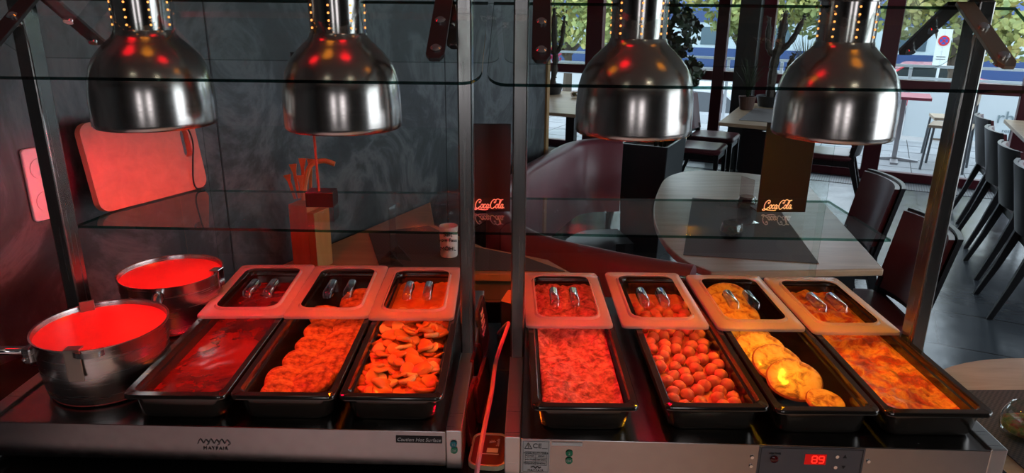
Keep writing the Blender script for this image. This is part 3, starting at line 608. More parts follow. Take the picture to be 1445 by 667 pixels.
bm = bm_(); box(bm, .098, .0, .060, .102, .022, .123); box(bm, .108, -.0, .085, .1115, .022, .125); box(bm, .09, 0, .120, .1115, .022, .1235); obj('hook_plate', bm, M['chrome'], s2, rot=(0, 0, R(-8)), bevel=.001)
bm = bm_(); box(bm, -.02, .100, .100, .005, .104, .128); obj('hook_plate', bm, M['goldsteel'], s1, rot=(0, 0, R(38)), bevel=.001)

# ------------------------------------------------------------------ things on the shelves and the wall
# cutting board leaning on the wall
t = thing('cutting_board', 'rounded wooden cutting board leaning on slate wall above saucepans', 'cutting board', rw(-1.555, .975, 1.1935), R(90)-TH)
bm = bm_(); wB, hB = .300, .205
out = rr(wB, hB, .026, 0, 6, wB/2, hB/2); out = [(p[0], p[1]) for p in out]
hole = [(p[0], p[1]) for p in rr(.024, .070, .0115, 0, 5, wB-.036, hB-.085)]
n = len(out); m_ = len(hole)
def ringfaces(bm, A, B, mi=0):
    from mathutils.geometry import tessellate_polygon
    vs = A + B
    for tri in tessellate_polygon([[v.co for v in A], [v.co for v in B]]):
        try: bm.faces.new([vs[i] for i in tri]).material_index = mi
        except ValueError: pass
T0, T1 = 0, .020
A0 = [bm.verts.new((x, -T0, y)) for x, y in out]; B0 = [bm.verts.new((x, -T0, y)) for x, y in hole]; A1 = [bm.verts.new((x, -T1, y)) for x, y in out]; B1 = [bm.verts.new((x, -T1, y)) for x, y in hole]
ringfaces(bm, A0, B0); ringfaces(bm, A1, B1)
for i in range(n): bm.faces.new((A0[i], A0[(i+1) % n], A1[(i+1) % n], A1[i])).material_index = 1
for i in range(m_): bm.faces.new((B0[i], B0[(i+1) % m_], B1[(i+1) % m_], B1[i])).material_index = 1
obj('board', bm, [M['beech'], M['beechedge']], t, (0, 0, 0), (R(-9), 0, 0))
bm = bm_(); tube(bm, smoothpath([(wB-.032, -.012, .165), (wB-.030, -.024, .150), (wB-.026, -.026, .118), (wB-.036, -.030, .080), (wB-.046, -.034, .030), (wB-.040, -.036, .006), (wB-.020, -.040, .004)], 4), .0022, 6); obj('hanging_cord', bm, M['strap'], t, (0, .012, 0), smooth=True)
# socket
t = thing('wall_socket', 'white double wall socket left of the steel post', 'socket', rw(WA, .918, 1.185), R(90)-TH)
bm = bm_(); ringloft(bm, [[(x, y, z) for x, z, _ in rr(.068, .165, .008, 0, 4, 0, .0825)] for y in (0, -.010)]); obj('cover_plate', bm, M['socket'], t, bevel=.003)
for z in (.043, .118):
    bm = bm_(); lathe(bm, [(.024, 0), (.024, .003), (.019, .003), (.018, -.004)], 28, True, True); so = obj('socket_well', bm, M['socket'], t, (0, -.010, z), FACE)
    bm = bm_()
    for x in (-.008, 0, .008): tube(bm, [(x, .006 if x else -.002, -.0035), (x, .006 if x else -.002, -.0028)], .0026, 8)
    obj('socket_holes', bm, M['ink'], so)
# drink cards with script lettering
def cola(parent, sc, loc):
    # hand drawn script strokes in a unit box (x right, z up)
    def C_(x): return [[(x+.40, .72), (x+.41, .95), (x+.24, 1.02), (x+.08, .80), (x+.02, .45), (x+.09, .12), (x+.24, .05), (x+.42, .26)], [(x+.40, .72), (x+.31, .66), (x+.30, .82)]]
    def o_(x): return [[(x+.10, .52), (x+.02, .40), (x+.02, .18), (x+.09, .08), (x+.17, .18), (x+.18, .40), (x+.10, .52), (x+.24, .46)]]
    def c_(x): return [[(x+.17, .44), (x+.10, .52), (x+.02, .38), (x+.02, .18), (x+.09, .08), (x+.20, .22)]]
    def a_(x): return [[(x+.16, .48), (x+.08, .52), (x+.01, .36), (x+.02, .14), (x+.09, .09), (x+.16, .30), (x+.17, .52)], [(x+.17, .52), (x+.16, .16), (x+.21, .08), (x+.28, .22)]]
    st = C_(0) + o_(.46) + c_(.70) + a_(.92) + [[(1.14, .40), (1.26, .42)]] + C_(1.24) + o_(1.70) + [[(1.90, .22), (2.00, .50), (2.08, .92), (2.03, 1.0), (1.97, .70), (1.96, .20), (2.02, .08), (2.10, .22)]] + a_(2.12) + [[(1.62, .96), (1.80, 1.10), (2.0, .98), (2.25, 1.04)], [(.26, .05), (.08, -.10), (-.06, -.02), (.08, .06), (.45, -.06), (.9, -.10), (1.1, -.04)], [(2.44, .09), (2.46, .10)]]
    bm = bm_()
    for s in st:
        p = smoothpath([(x*sc + z*sc*.12, 0, z*sc*.78) for x, z in s], 5); tube(bm, p, sc*.040, 6)
    for v in bm.verts: v.co.y *= .3
    o = obj('script_lettering', bm, M['pinkwhite'], parent, loc, smooth=True); return o
for xc, y, lab, rz, h in ((-.058, 1.620, 'dark brown drink card with white script between middle posts', 0, .208), (.645, 1.640, 'dark brown drink card with white script behind rightmost lamp', R(2), .215)):
    t = thing('drink_card', lab, 'card', (xc, y, 1.1935), rz)
    bm = bm_(); w = .118 if xc > 0 else .106; box(bm, -w/2, 0, 0, w/2, .004, h); box(bm, -w/2, 0, 0, w/2, .05, .003); obj('card_panel', bm, M['card'], t, bevel=.0008)
    bm = bm_(); box(bm, -w/2, -.0008, .033, w/2, -.0002, .0338); obj('card_crease', bm, M['ink'], t)
    cola(t, .0285, (-w/2+(.022 if xc < 0 else .014), -.0012, .007))
# small block stand with rod on left shelf
t = thing('sign_stand', 'small brown block stand with thin upright rod on left shelf', 'stand', (-.462, 1.640, 1.1935), 0)
bm = bm_(); box(bm, -.033, 0, 0, .033, .05, .036); obj('block', bm, M['card'], t, bevel=.001)
bm = bm_(); tube(bm, [(-.004, .018, .036), (-.006, .018, .28)], .0032, 8); obj('rod', bm, M['tray'], t)
bm = bm_(); box(bm, -.045, .016, .27, .035, .019, .36); obj('sign_card', bm, M['card'], t)

# ------------------------------------------------------------------ gap between the warmers
def rcard(name, label, cat, loc, rot, w, h, m, th=.004, r=.02, edge=None):
    t = thing(name, label, cat, loc); t.rotation_euler = rot
    bm = bm_(); ringloft(bm, [rr(w, h, r, 0, 5, 0, h/2), rr(w, h, r, th, 5, 0, h/2)]); obj('panel', bm, m, t, bevel=.001)
    if edge:
        bm = bm_(); a = rr(w+.004, h+.004, r+.002, -.001, 5, 0, h/2); b = rr(w-.004, h-.004, r-.002, -.001, 5, 0, h/2); a2 = [(x, y, th+.002) for x, y, _ in a]; b2 = [(x, y, th+.002) for x, y, _ in b]
        ringloft(bm, [a, b, b2, a2, a], False, False); obj('edge_band', bm, edge, t)
    return t
t = rcard('menu_tray', 'small brown tray with rounded corners lying between the warmers', 'tray', (-.040, 1.035, .902), (0, 0, R(-4)), .062, .095, M['tray'], .006, .016, M['trayedge'])
text('tray_text', 'Sumdis', .008, M['pinkwhite'], t, (.014, .070, .0068), (0, 0, R(90)))
bm = bm_()
for k in range(5):
    a = R(90*k/2+20); tube(bm, [(.004, .070, .007), (.004+.006*math.cos(a), .070+.006*math.sin(a), .007)], .0008, 5)
obj('tray_emblem', bm, M['pinkwhite'], t)
bm = bm_(); box(bm, -.004, .040, .0062, .016, .052, .0068); box(bm, -.02, .034, .0062, .018, .036, .0068); obj('tray_label', bm, M['pinkwhite'], t)
for (x, y, w, h, rz, lab, txt) in ((-.060, 1.48, .12, .115, 86, 'tall dark rounded menu board with print, rearmost in the gap', 1), (-.066, 1.30, .11, .085, 85, 'dark rounded menu board leaning in middle of the gap', 0), (-.066, 1.155, .13, .082, 84, 'dark rounded menu board leaning at front of the gap', 0), (-.052, 1.24, .15, .075, 84, 'low dark rounded menu board standing free in the gap', 0)):
    t = rcard('menu_board', lab, 'menu board', (x, y, .9015), (R(90), R(0), R(rz)), w, h, M['board'], .0035, .018, M['redlens'] if not txt else M['seal'])
    t.rotation_euler = Euler((R(83), 0, R(rz)))
    if txt:
        for k in range(4): text('board_text', 'Tageskarte'[:9-k], .016, M['pinkwhite'], t, (0, h*.42+k*.015, .0045), (0, 0, 0))
bm = bm_(); tube(bm, smoothpath([(-.062, .97, .85), (-.054, 1.0, .925), (-.045, 1.08, .955), (-.036, 1.20, .955), (-.030, 1.32, .960), (-.012, 1.42, .975), (-.006, 1.49, .965), (-.022, 1.53, .93), (-.03, 1.56, .905)], 6), .0042, 8)
tag(obj('power_cable', bm, M['cable'], smooth=True), 'pinkish white power cable looping down the gap between the warmers', 'cable')
t = rcard('leaflet', 'small yellow green leaflet behind the gap between warmers', 'leaflet', (-.004, 1.555, .985), (R(25), 0, R(-30)), .05, .04, mat('leaflet_paper', (.55, .4, .08), .5), .002, .004)
bm = bm_(); box(bm, -.018, -.0, 0, .018, .012, .083); 
tag(obj('support_block', bm, M['seal'], None, (-.01, 1.57, .9), (0, 0, R(-30)), bevel=.002), 'dark block holding up the yellow leaflet', 'block')

# ------------------------------------------------------------------ dark table behind left warmer
t = thing('side_table', 'warm brown wooden side table behind the left food warmer', 'table', (0, 0, 0))
# outline follows the wall on its left
pA = rw(WA+.01, 1.50); pB = rw(WA+.01, 2.75)
def onwall(y):                                   # x of the wall face at world y
    return (WA+.012 + y*math.sin(TH))/math.cos(TH)
poly = [(onwall(2.10), 2.10), (.20, 2.10), (.12, 2.24), (-.10, 2.36), (-.30, 2.62), (onwall(2.95), 2.95)]
bm = bm_(); prism(bm, poly, .825, .85); obj('tabletop', bm, M['wood2'], t, bevel=.003)
bm = bm_(); box(bm, -.70, 2.13, .74, .14, 2.15, .825); obj('apron', bm, M['darkwood'], t)
for x, y in ((.08, 2.17), (-.62, 2.17), (-.34, 2.60), (-.47, 2.9)):
    bm = bm_(); box(bm, x-.025, y-.025, 0, x+.025, y+.025, .825); obj('leg', bm, M['blackwood'], t)
bm = bm_(); prism(bm, [(-.42, 2.125), (.17, 2.125), (.04, 2.26), (-.14, 2.36), (-.32, 2.60), (-.53, 2.50)], .8505, .853)
tag(obj('placemat', bm, M['mat']), 'dark brown woven placemat on the wooden side table', 'placemat')
t = thing('salt_cup', 'white paper cup with handwritten salt label on brown placemat', 'cup', (-.212, 2.262, .8535))
bm = bm_(); lathe(bm, [(.028, 0), (.029, .002), (.031, .105), (.030, .105), (.0275, .006)], 32, True, True); obj('cup_body', bm, M['paper'], t, smooth=40)
for s, z, sz in (('Salt', .084, .021), ('vom Fass', .064, .016), ('MÖHL', .034, .019)): text('cup_text', s, sz, M['ink'], t, (0, -.0325, z), FACE, .0015)
t = thing('menu_stand', 'clear acrylic menu stand with tent foot on brown placemat', 'menu stand', (-.385, 2.19, .8535), R(-18))
bm = bm_(); box(bm, -.004, -.02, 0, .0, .02, .19); obj('upright', bm, M['lidclear'], t)
bm = bm_(); ringloft(bm, [[(-.05, y, 0), (.05, y, 0), (0, y, .05)] for y in (-.03, -.027)]); ringloft(bm, [[(-.05, y, 0), (.05, y, 0), (0, y, .05)] for y in (.027, .03)]); obj('foot', bm, M['lidclear'], t)
t = thing('cutlery_holder', 'tall orange wooden cutlery holder behind the left warmer', 'holder', (-.655, 2.165, .8505), R(-20))
M['orangewood'] = noise_col(mat('orange_wood', rough=.45), [(.3, (.50, .16, .06)), (.7, (.65, .26, .10))], 4, 4, (8, 8, 1))
bm = bm_(); box(bm, -.035, -.04, 0, .033, .04, .21); obj('box', bm, M['orangewood'], t, bevel=.002)
bm = bm_(); box(bm, .0335, -.042, 0, .060, .04, .19); obj('side_board', bm, M['wood2'], t, bevel=.002)
for i, (x, y, an, L) in enumerate(((-.030, 0, -14, .30), (-.02, .01, -6, .33), (-.002, 0, 2, .35), (.012, .02, 5, .345), (.0, -.02, -2, .30))):
    bm = bm_(); sweep(bm, [(0, 0, 0), (0, 0, L-.08), (0, 0, L)], [(.008, .004), (.010, .004), (.024, .005)]); o = obj('wooden_utensil', bm, M['orangewood'], None, t.location+Vector((x, y, .221-.15+.15)), (0, R(an), 0)); o.scale = (1, 1, (L-.22)/L)
    tag(o, ['leftmost leaning', 'second from left', 'tallest middle', 'right upright', 'short front'][i]+' flat wooden utensil in the orange cutlery holder', 'utensil', 'utensils in the cutlery holder')
t2 = bm_(); tube(t2, smoothpath([(0, 0, 0), (.01, 0, .06), (.03, 0, .11), (.07, 0, .125), (.105, 0, .115)], 5), [.008]*21, 8); tag(obj('curved_ladle', t2, M['orangewood'], None, t.location+Vector((-.0, -.01, .2215)), smooth=True), 'curved ladle handle sticking out of the orange cutlery holder', 'ladle')

# ------------------------------------------------------------------ corner table with glass bowl
t = thing('corner_table', 'round light wooden table at right behind the food warmer', 'table', (1.36, 1.20, 0))
cen = (1.36, 1.20); bm = bm_(); lathe(bm, [(.50, .752), (.505, .765), (.50, .78)], 72, True, True); obj('tabletop', bm, M['wood'], t, smooth=40)
bm = bm_(); lathe(bm, [(.22, 0), (.22, .02), (.04, .03), (.035, .752)], 32, True, True); obj('pedestal', bm, M['blackwood'], t)
bm = bm_(); box(bm, -.20, -.24, .7805, .36, .24, .7825); tag(obj('placemat', bm, M['mat'], None, (1.235, 1.29, 0), (0, 0, R(1.5))), 'brown woven placemat on the corner table beside right warmer', 'placemat')
t = thing('glass_bowl', 'small round glass bowl of dried herbs on corner placemat', 'bowl', (1.098, 1.318, .783))
bm = bm_(); lathe(bm, [(.025, 0), (.04, .008), (.049, .03), (.048, .055), (.036, .078), (.034, .080), (.033, .078), (.045, .055), (.046, .03), (.037, .011)], 40, True, True); obj('bowl_glass', bm, glass('bowl_glass_material', (.90, .93, .92), 2.2), t, smooth=50)
M['herb'] = noise_col(mat('dried_herbs', rough=.8), [(.35, (.05, .12, .02)), (.5, (.20, .22, .05)), (.65, (.35, .08, .04))], 60, 4, bump=.8, bscale=90)
bm = bm_(); blob(bm, (0, 0, .034), (.043, .043, .020), 22, 12, .05, 60); tag(obj('dried_herbs', bm, M['herb'], None, (1.098, 1.318, .783), smooth=True), 'mixed green and red dried herbs inside the corner glass bowl', 'herbs', kind='stuff')

# ------------------------------------------------------------------ dining room furniture
t = thing('dining_table', 'large light wooden dining table with rounded end behind right warmer', 'table')
poly = [(p.x, p.y) for p in smoothpath([(.72, 2.40, 0), (.64, 2.55, 0), (.62, 2.85, 0), (.66, 3.2, 0), (.76, 3.6, 0), (.88, 3.92, 0), (1.08, 4.08, 0), (1.35, 4.02, 0)], 4)] + [(1.62, 3.86), (1.37, 2.45)]
bm = bm_(); prism(bm, poly, .722, .75); obj('tabletop', bm, M['wood'], t, bevel=.006)
for x, y in ((1.28, 2.56), (.82, 2.6), (1.48, 3.72), (1.0, 3.75)):
    bm = bm_(); box(bm, x-.03, y-.03, 0, x+.03, y+.03, .722); obj('leg', bm, M['blackwood'], t)
bm = bm_(); prism(bm, [(.66, 2.58), (1.15, 2.50), (1.28, 3.34), (.90, 3.44)], .7505, .7525); tag(obj('placemat', bm, M['mat2']), 'grey placemat on the large dining table', 'placemat')
t = thing('menu_stand', 'clear acrylic menu stand on the grey dining table placemat', 'menu stand', (1.03, 3.02, .753), R(20))
bm = bm_(); box(bm, -.003, -.04, 0, .0, .05, .20); obj('upright', bm, M['lidclear'], t)
bm = bm_(); box(bm, -.05, -.04, 0, .05, .05, .003); ringloft(bm, [[(-.05, y, .003), (.03, y, .003), (-.01, y, .045)] for y in (-.04, -.037)]); obj('foot', bm, M['lidclear'], t)
def candle(a, b, z, lab, s=1.0):
    p = rw(a, b, z) if True else 0; t = thing('herb_glass', lab, 'glass', p)
    bm = bm_(); lathe(bm, [(.022*s, 0), (.036*s, .012*s), (.040*s, .03*s), (.030*s, .055*s), (.027*s, .055*s), (.034*s, .012*s)], 24, True, True); obj('glass_body', bm, M['lidclear'], t, smooth=50)
    bm = bm_(); blob(bm, (0, 0, .03*s), (.028*s, .028*s, .014*s), 12, 8, .3, 60); obj('herb_filling', bm, M['herb'], t); return t
cc = Vector((1.10, 3.22, 0)); candle(cc.dot(UA), cc.dot(UB), .753, 'small round herb glass behind the acrylic stand on dining table', 1.2)
cc = Vector((.90, 2.78, 0)); candle(cc.dot(UA), cc.dot(UB), .753, 'small round herb glass in front of the acrylic stand on dining table', 1.25)

def table(poly, z, label, legs):
    t = thing('dining_table', label, 'table', (0, 0, 0), -TH)
    bm = bm_(); prism(bm, poly, z-.03, z); obj('tabletop', bm, M['wood'], t, bevel=.004)
    for a, b, w in legs:
        bm = bm_(); box(bm, a-w, b-w, 0, a+w, b+w, z-.03); obj('leg', bm, M['blackwood'], t)
    return t
table([(-1.11, 6.05), (-.35, 6.0), (-.35, 7.5), (-1.14, 7.5)], .75, 'light wooden table by the window column in centre background', [(-.75, 6.5, .20), (-.75, 7.2, .06)])
table([(-3.4, 5.85), (-2.2, 5.85), (-2.3, 7.45), (-3.4, 7.45)], .75, 'light wooden table far left beyond the slate wall end', [(-3.2, 6.0, .04), (-2.4, 6.0, .04), (-2.45, 7.2, .04)])
table([(1.06, 6.35), (1.06, 7.5), (2.1, 7.5), (2.1, 6.35)], .75, 'light wooden table at right edge by the row of chairs', [(1.5, 6.9, .05)])
bm = bm_(); box(bm, -.98, 6.25, .7505, -.5, 7.1, .753); tag(obj('placemat', bm, M['mat2'], rot=(0, 0, -TH)), 'pale grey placemat on the window column table', 'placemat')
candle(-.62, 7.2, .753, 'small herb glass on the window column table', 1.3); candle(-2.75, 6.95, .7505, 'small herb glass on the far left table', 1.3)

def chair_base():
    t = thing('dining_chair', 'x', 'chair')
    bm = bm_(); rs = [rr(.40, .40, .05, .425), rr(.43, .43, .06, .435), rr(.44, .44, .06, .455), rr(.42, .42, .06, .472), rr(.36, .36, .05, .476)]; ringloft(bm, rs); obj('seat', bm, M['seatleather'], t, smooth=50)
    bm = bm_(); box(bm, -.20, -.20, .375, .20, .20, .428); obj('seat_frame', bm, M['blackwood'], t, bevel=.004)
    for s in (-1, 1):
        bm = bm_(); sweep(bm, [(s*.195, .20, 0), (s*.185, .19, .43)], [(.026, .026), (.04, .04)]); obj('leg', bm, M['blackwood'], t, bevel=.003)
        bm = bm_(); sweep(bm, [(s*.20, -.34, 0), (s*.19, -.27, .2), (s*.185, -.20, .43), (s*.185, -.205, .55)], [(.026, .03), (.032, .036), (.036, .05), (.034, .035)]); obj('leg', bm, M['blackwood'], t, bevel=.003)
    def panel(y_off, th, z0, z1, w, taper):
        bm = bm_(); rings = []
        for z in [z0+(z1-z0)*k/6 for k in range(7)]:
            f = (z-z0)/(z1-z0); yb = -.195-.075*((z-.47)/.38); ww = w*(1-taper*(1-f)*.5)
            ring = [(ww*(k/8-.5), yb+y_off-.05*(1-(2*k/8-1)**2), z) for k in range(9)] + [(ww*(k/8-.5), yb+y_off+th-.05*(1-(2*k/8-1)**2), z) for k in range(8, -1, -1)]
            rings.append(ring)
        ringloft(bm, rings); return bm
    obj('back_shell', panel(-.018, .020, .47, .85, .44, .1), M['blackwood'], t, smooth=50)
    obj('back_pad', panel(.0025, .022, .50, .842, .405, .1), M['seatleather'], t, smooth=50)
    return t
ch0 = chair_base(); first = [True]
def place_chair(p, rz, label, group=None):
    c = ch0 if first[0] else copy_tree(ch0); first[0] = False; c.location = (p[0], p[1], 0); c.rotation_euler = (0, 0, rz); c['label'] = label
    if group: c['group'] = group
    return c
rA = R(-90)-TH
for b, lab in ((4.72, 'burgundy seated black chair nearest in the right edge row'), (5.40, 'second black chair in the right edge row, behind the nearest one'), (6.12, 'third black chair in the right edge row, just right of steel post'), (6.82, 'farthest black chair of the right edge row by the window')):
    p = rw(1.10, b); place_chair((p.x, p.y), rA+R(4), lab, 'chairs in the row at the right')
place_chair((1.41, 2.75), R(90)+R(-6), 'burgundy chair partly behind the right steel post, nearest at dining table')
place_chair((1.60, 3.52), R(90)+R(-6), 'burgundy leather chair at far right side of large dining table')
for b, lab in ((6.45, 'burgundy chair nearer of two beside the window column table'), (7.1, 'burgundy chair farther of two beside the window column table')):
    p = rw(-1.33, b); place_chair((p.x, p.y), rA, lab)
p = rw(-.28, 6.75); place_chair((p.x, p.y), -TH+R(90), 'burgundy chair on the right side of window column table')
p = rw(-1.75, 5.15); place_chair((p.x, p.y), -TH+R(160), 'burgundy chair between the curved bench and planter')
p = rw(-2.55, 5.45); place_chair((p.x, p.y), -TH+R(0), 'burgundy chair in front of the far left table')

# curved banquette
t = thing('curved_bench', 'curved burgundy leather bench around the left end of dining table', 'sofa')
path = smoothpath([(.60, 2.16, 0), (.34, 2.30, 0), (.10, 2.50, 0), (-.01, 2.85, 0), (.06, 3.35, 0), (.27, 3.92, 0), (.44, 4.27, 0), (.68, 4.34, 0)], 6)
def wallpath(pth, off0, off1, z0, z1, top=.03):
    bm = bm_(); rings = []
    for i, p in enumerate(pth):
        tt = (pth[min(i+1, len(pth)-1)]-pth[max(i-1, 0)]).normalized(); nn = Vector((-tt.y, tt.x, 0))
        q = []
        for o_, z in ((off0, z0), (off0, z1-top), (off0+(off1-off0)*.2, z1-top*.3), (off0+(off1-off0)*.5, z1), (off0+(off1-off0)*.8, z1-top*.3), (off1, z1-top), (off1, z0)): q.append(p-nn*o_+Vector((0, 0, z)))
        rings.append(q)
    ringloft(bm, rings); return bm
segs = [(0, 14), (14, 25), (25, len(path)-1)]
for i, (a, b) in enumerate(segs): obj('backrest', wallpath(path[a:b+1], 0, -.10, .42, .88), M['leather'], t, smooth=50)
for i, (a, b) in enumerate(segs[:2]): obj('seat_cushion', wallpath(path[a:b+1], .012, .42 if 0 else .36, .30, .45), M['leather'], t, smooth=50)
obj('base', wallpath(path, -.02, .28, 0, .30, .002), M['blackwood'], t)

# planter with bush
t = thing('planter', 'tall square anthracite planter behind the curved bench', 'planter', rw(-1.28, 4.72), -TH)
bm = bm_(); ringloft(bm, [rr(.26, .42, .006, 0, 2), rr(.32, .50, .006, .80, 2), rr(.29, .47, .006, .80, 2), rr(.28, .46, .006, .74, 2)]); obj('planter_box', bm, M['planter'], t)
bm = bm_(); box(bm, -.135, -.225, .735, .135, .225, .745); obj('soil', bm, M['bark'], t)
def leaves(bm, c, rad, n, size, surf_=True, seed=0, jit=.25):
    rg = random.Random(seed)
    for i in range(n):
        v = Vector((rg.gauss(0, 1), rg.gauss(0, 1), rg.gauss(0, 1))).normalized(); k = rg.uniform(.75, 1.05) if surf_ else rg.random()**.5
        p = Vector(c)+Vector((v.x*rad[0]*k, v.y*rad[1]*k, v.z*rad[2]*k)); d = (v+Vector((rg.gauss(0, .5), rg.gauss(0, .5), rg.gauss(0, .5)))).normalized(); s = d.orthogonal().normalized(); s = (Matrix.Rotation(rg.uniform(0, 6.28), 3, d) @ s); q = d.cross(s); L = size*rg.uniform(.6, 1.3)
        vs = [bm.verts.new(p+s*a*L+q*b*L*.6+d*(.1*L*(a*a))) for a, b in ((-.5, 0), (-.2, .5), (.3, .45), (.6, 0), (.3, -.45), (-.2, -.5))]; bm.faces.new(vs)
bush = thing('potted_bush', 'dark round leaved bush growing from the anthracite planter', 'plant', rw(-1.26, 4.78, .745), -TH)
bm = bm_()
for c, rad, n_, sd in (((.01, .0, .76), (.20, .18, .17), 520, 1), ((.03, 0, .50), (.20, .15, .13), 300, 2), ((-.02, .0, .30), (.10, .08, .12), 110, 3), ((.16, 0, .50), (.10, .1, .09), 110, 4), ((-.04, 0, .95), (.12, .12, .08), 120, 5)): leaves(bm, c, rad, n_, .05, True, sd)
obj('foliage', bm, M['leaf'], bush)
bm = bm_()
for dx in (-.05, .02, .07): tube(bm, smoothpath([(dx*.5, 0, 0), (dx, 0, .3), (dx-.05, 0, .7)], 4), .012, 6)
obj('stem', bm, M['leaf'], bush)

def cactus(a, b, z, arms, potr, label, m='cactus', extra=None):
    t = thing('potted_cactus', label, 'cactus', rw(a, b, z), -TH)
    bm = bm_(); lathe(bm, [(potr*.8, 0), (potr, .10), (potr*.93, .10), (potr*.9, .08)], 24, True, True); obj('pot', bm, M['planter'], t, smooth=40)
    bm = bm_()
    for pts, r in arms:
        P = smoothpath(pts, 6); n = len(P); rad = [r*(1+.16*math.sin(i*2.2))*(1 if i < n-2 else .55) for i in range(n)]; tube(bm, P, rad, 8)
        for i in range(1, n):
            for k in range(4):
                d = Vector((rnd(-1, 1), rnd(-1, 1), rnd(-.2, .4))).normalized(); blob(bm, P[i]+d*r, (.008, .008, .008), 5, 4, 0)
    obj('stems', bm, M[m], t, smooth=True); return t
cactus(-3.12, 7.15, .7505, [([(.02, 0, .08), (.05, 0, .35), (.03, 0, .6), (.02, 0, .88)], .032), ([(.04, 0, .42), (-.10, 0, .50), (-.24, 0, .66), (-.32, 0, .72)], .022), ([(.04, 0, .40), (.11, 0, .52), (.14, 0, .80)], .022), ([(-.02, 0, .08), (-.09, 0, .25), (-.11, 0, .42)], .025), ([(-.06, 0, .08), (-.14, 0, .2), (-.16, 0, .3)], .02), ([(.02, 0, .70), (-.05, 0, .76)], .018)], .14, 'tall branching cactus in black pot on the far left table')
cactus(-.88, 7.32, .7505, [([(.0, 0, .08), (.0, 0, .4), (.03, 0, .6), (.05, 0, .86)], .04), ([(.02, 0, .45), (-.07, 0, .55), (-.09, 0, .82)], .026), ([(.03, 0, .50), (.13, 0, .62), (.22, 0, .84)], .026), ([(.06, 0, .08), (.12, 0, .3), (.17, 0, .5)], .028)], .13, 'tall branching cactus behind the table beside window column')
def grassy(a, b, z, label, m, n, h, sp, pot=True, seed=3):
    rg = random.Random(seed); t = thing('potted_grass', label, 'plant', rw(a, b, z), -TH)
    bm = bm_(); lathe(bm, [(.06, 0), (.08, .12), (.07, .12), (.065, .1)], 20, True, True); obj('pot', bm, M['terracotta'], t)
    bm = bm_()
    for i in range(n):
        an = rg.uniform(0, 6.28); k = rg.uniform(.2, 1)*sp; H = h*rg.uniform(.6, 1); tube(bm, smoothpath([(0, 0, .1), (k*.4*math.cos(an), k*.4*math.sin(an), .1+H*.6), (k*math.cos(an), k*math.sin(an), .1+H)], 3), [.004, .004, .004, .003, .003, .002, .001], 4)
    obj('blades', bm, m, t); return t
grassy(-1.04, 6.98, .7505, 'spiky green grass plant left of the cactus by window column', M['leaf'], 60, .38, .14, seed=4)
grassy(-.60, 7.42, .7505, 'pale feathery plant right of the cactus by window column', M['palegrass'], 90, .62, .22, seed=5)
# pink blossom outside the left window
t = thing('flowering_vine', 'pink blossoming vine outside the window beside slate wall', 'plant', rw(-3.95, 8.6, -.02), -TH)
bm = bm_(); leaves(bm, (-.05, 0, 1.45), (.20, .15, .42), 420, .06, False, 8); leaves(bm, (.05, 0, 1.05), (.28, .15, .14), 160, .06, False, 9); obj('blossoms', bm, M['pinkflower'], t)
bm = bm_(); tube(bm, [(0, 0, 0), (.03, 0, 1.0), (-.02, 0, 1.9)], .02, 6); leaves(bm, (0, 0, 1.5), (.22, .16, .45), 120, .05, False, 10); obj('stem', bm, M['greenfol'], t)

# ------------------------------------------------------------------ terrace
def terrace_table(a, b, lab):
    t = thing('terrace_table', lab, 'table', rw(a, b, -.0185), -TH)
    bm = bm_(); box(bm, -.26, -.26, .72, .26, .26, .75); obj('tabletop', bm, M['redtop'], t)
    bm = bm_(); box(bm, -.025, -.04, .02, .025, .04, .72); obj('column', bm, M['alu'], t)
    bm = bm_(); ringloft(bm, [[(-.25, y*1., 0), (.25, y, 0), (.25, y, .015), (.0, y, .04), (-.25, y, .015)] for y in (-.04, .04)]); box(bm, -.04, -.3, 0, .04, .3, .02); obj('base', bm, M['alu'], t)
terrace_table(.33, 9.32, 'terrace table with pale metal column outside the window')
def stool(a, b, rz, lab):
    t = thing('bar_stool', lab, 'stool', rw(a, b, -.0185), rz)
    bm = bm_(); box(bm, -.2, -.2, .46, .2, .2, .49); obj('seat', bm, M['stoolseat'], t)
    for sx in (-1, 1):
        for sy in (-1, 1):
            bm = bm_(); tube(bm, [(sx*.22, sy*.20, 0), (sx*.19, sy*.18, .46 if sy > 0 else .85)], .013, 6); obj('leg', bm, M['stool'], t)
    bm = bm_(); box(bm, -.19, -.2, .72, .19, -.17, .86); obj('backrest', bm, M['stoolseat'], t)
stool(.82, 9.05, -TH+R(80), 'grey metal terrace chair with tan seat beside terrace table'); stool(.86, 9.75, -TH+R(95), 'grey metal terrace chair farther from window behind the first'); stool(1.6, 9.3, -TH+R(85), 'tan backed terrace chair right of the steel post'); stool(-.85, 9.6, -TH+R(-80), 'terrace chair left of the terrace table')
t = thing('wind_screen', 'white terrace wind screen with faint grey lettering', 'screen', rw(0, 10.85, -.02), -TH)
for i in range(5):
    a = -1.2+i*1.6; bm = bm_(); box(bm, a+.03, 0, .06, a+1.57, .02, .72); obj('panel', bm, M['screen'], t)
    bm = bm_(); box(bm, a-.02, -.02, 0, a+.02, .04, .95); obj('screen_post', bm, M['railing'], t)
text('screen_lettering', 'rhein', .22, M['screengrey'], t, (1.68, -.006, .38), FACE, .002); text('screen_lettering', 'restaurant', .07, M['screengrey'], t, (1.68, -.006, .22), FACE, .002)
t = thing('metal_railing', 'long pale metal railing at the terrace edge', 'railing', rw(0, 11.1, -.02), -TH)
bm = bm_(); 
for z in (.62, .78, .94): box(bm, -10, 0, z, 10, .03, z+.035)
for i in range(21): box(bm, -10+i, .0, -.5, -9.96+i, .03, .96)
obj('rails', bm, M['railing'], t)
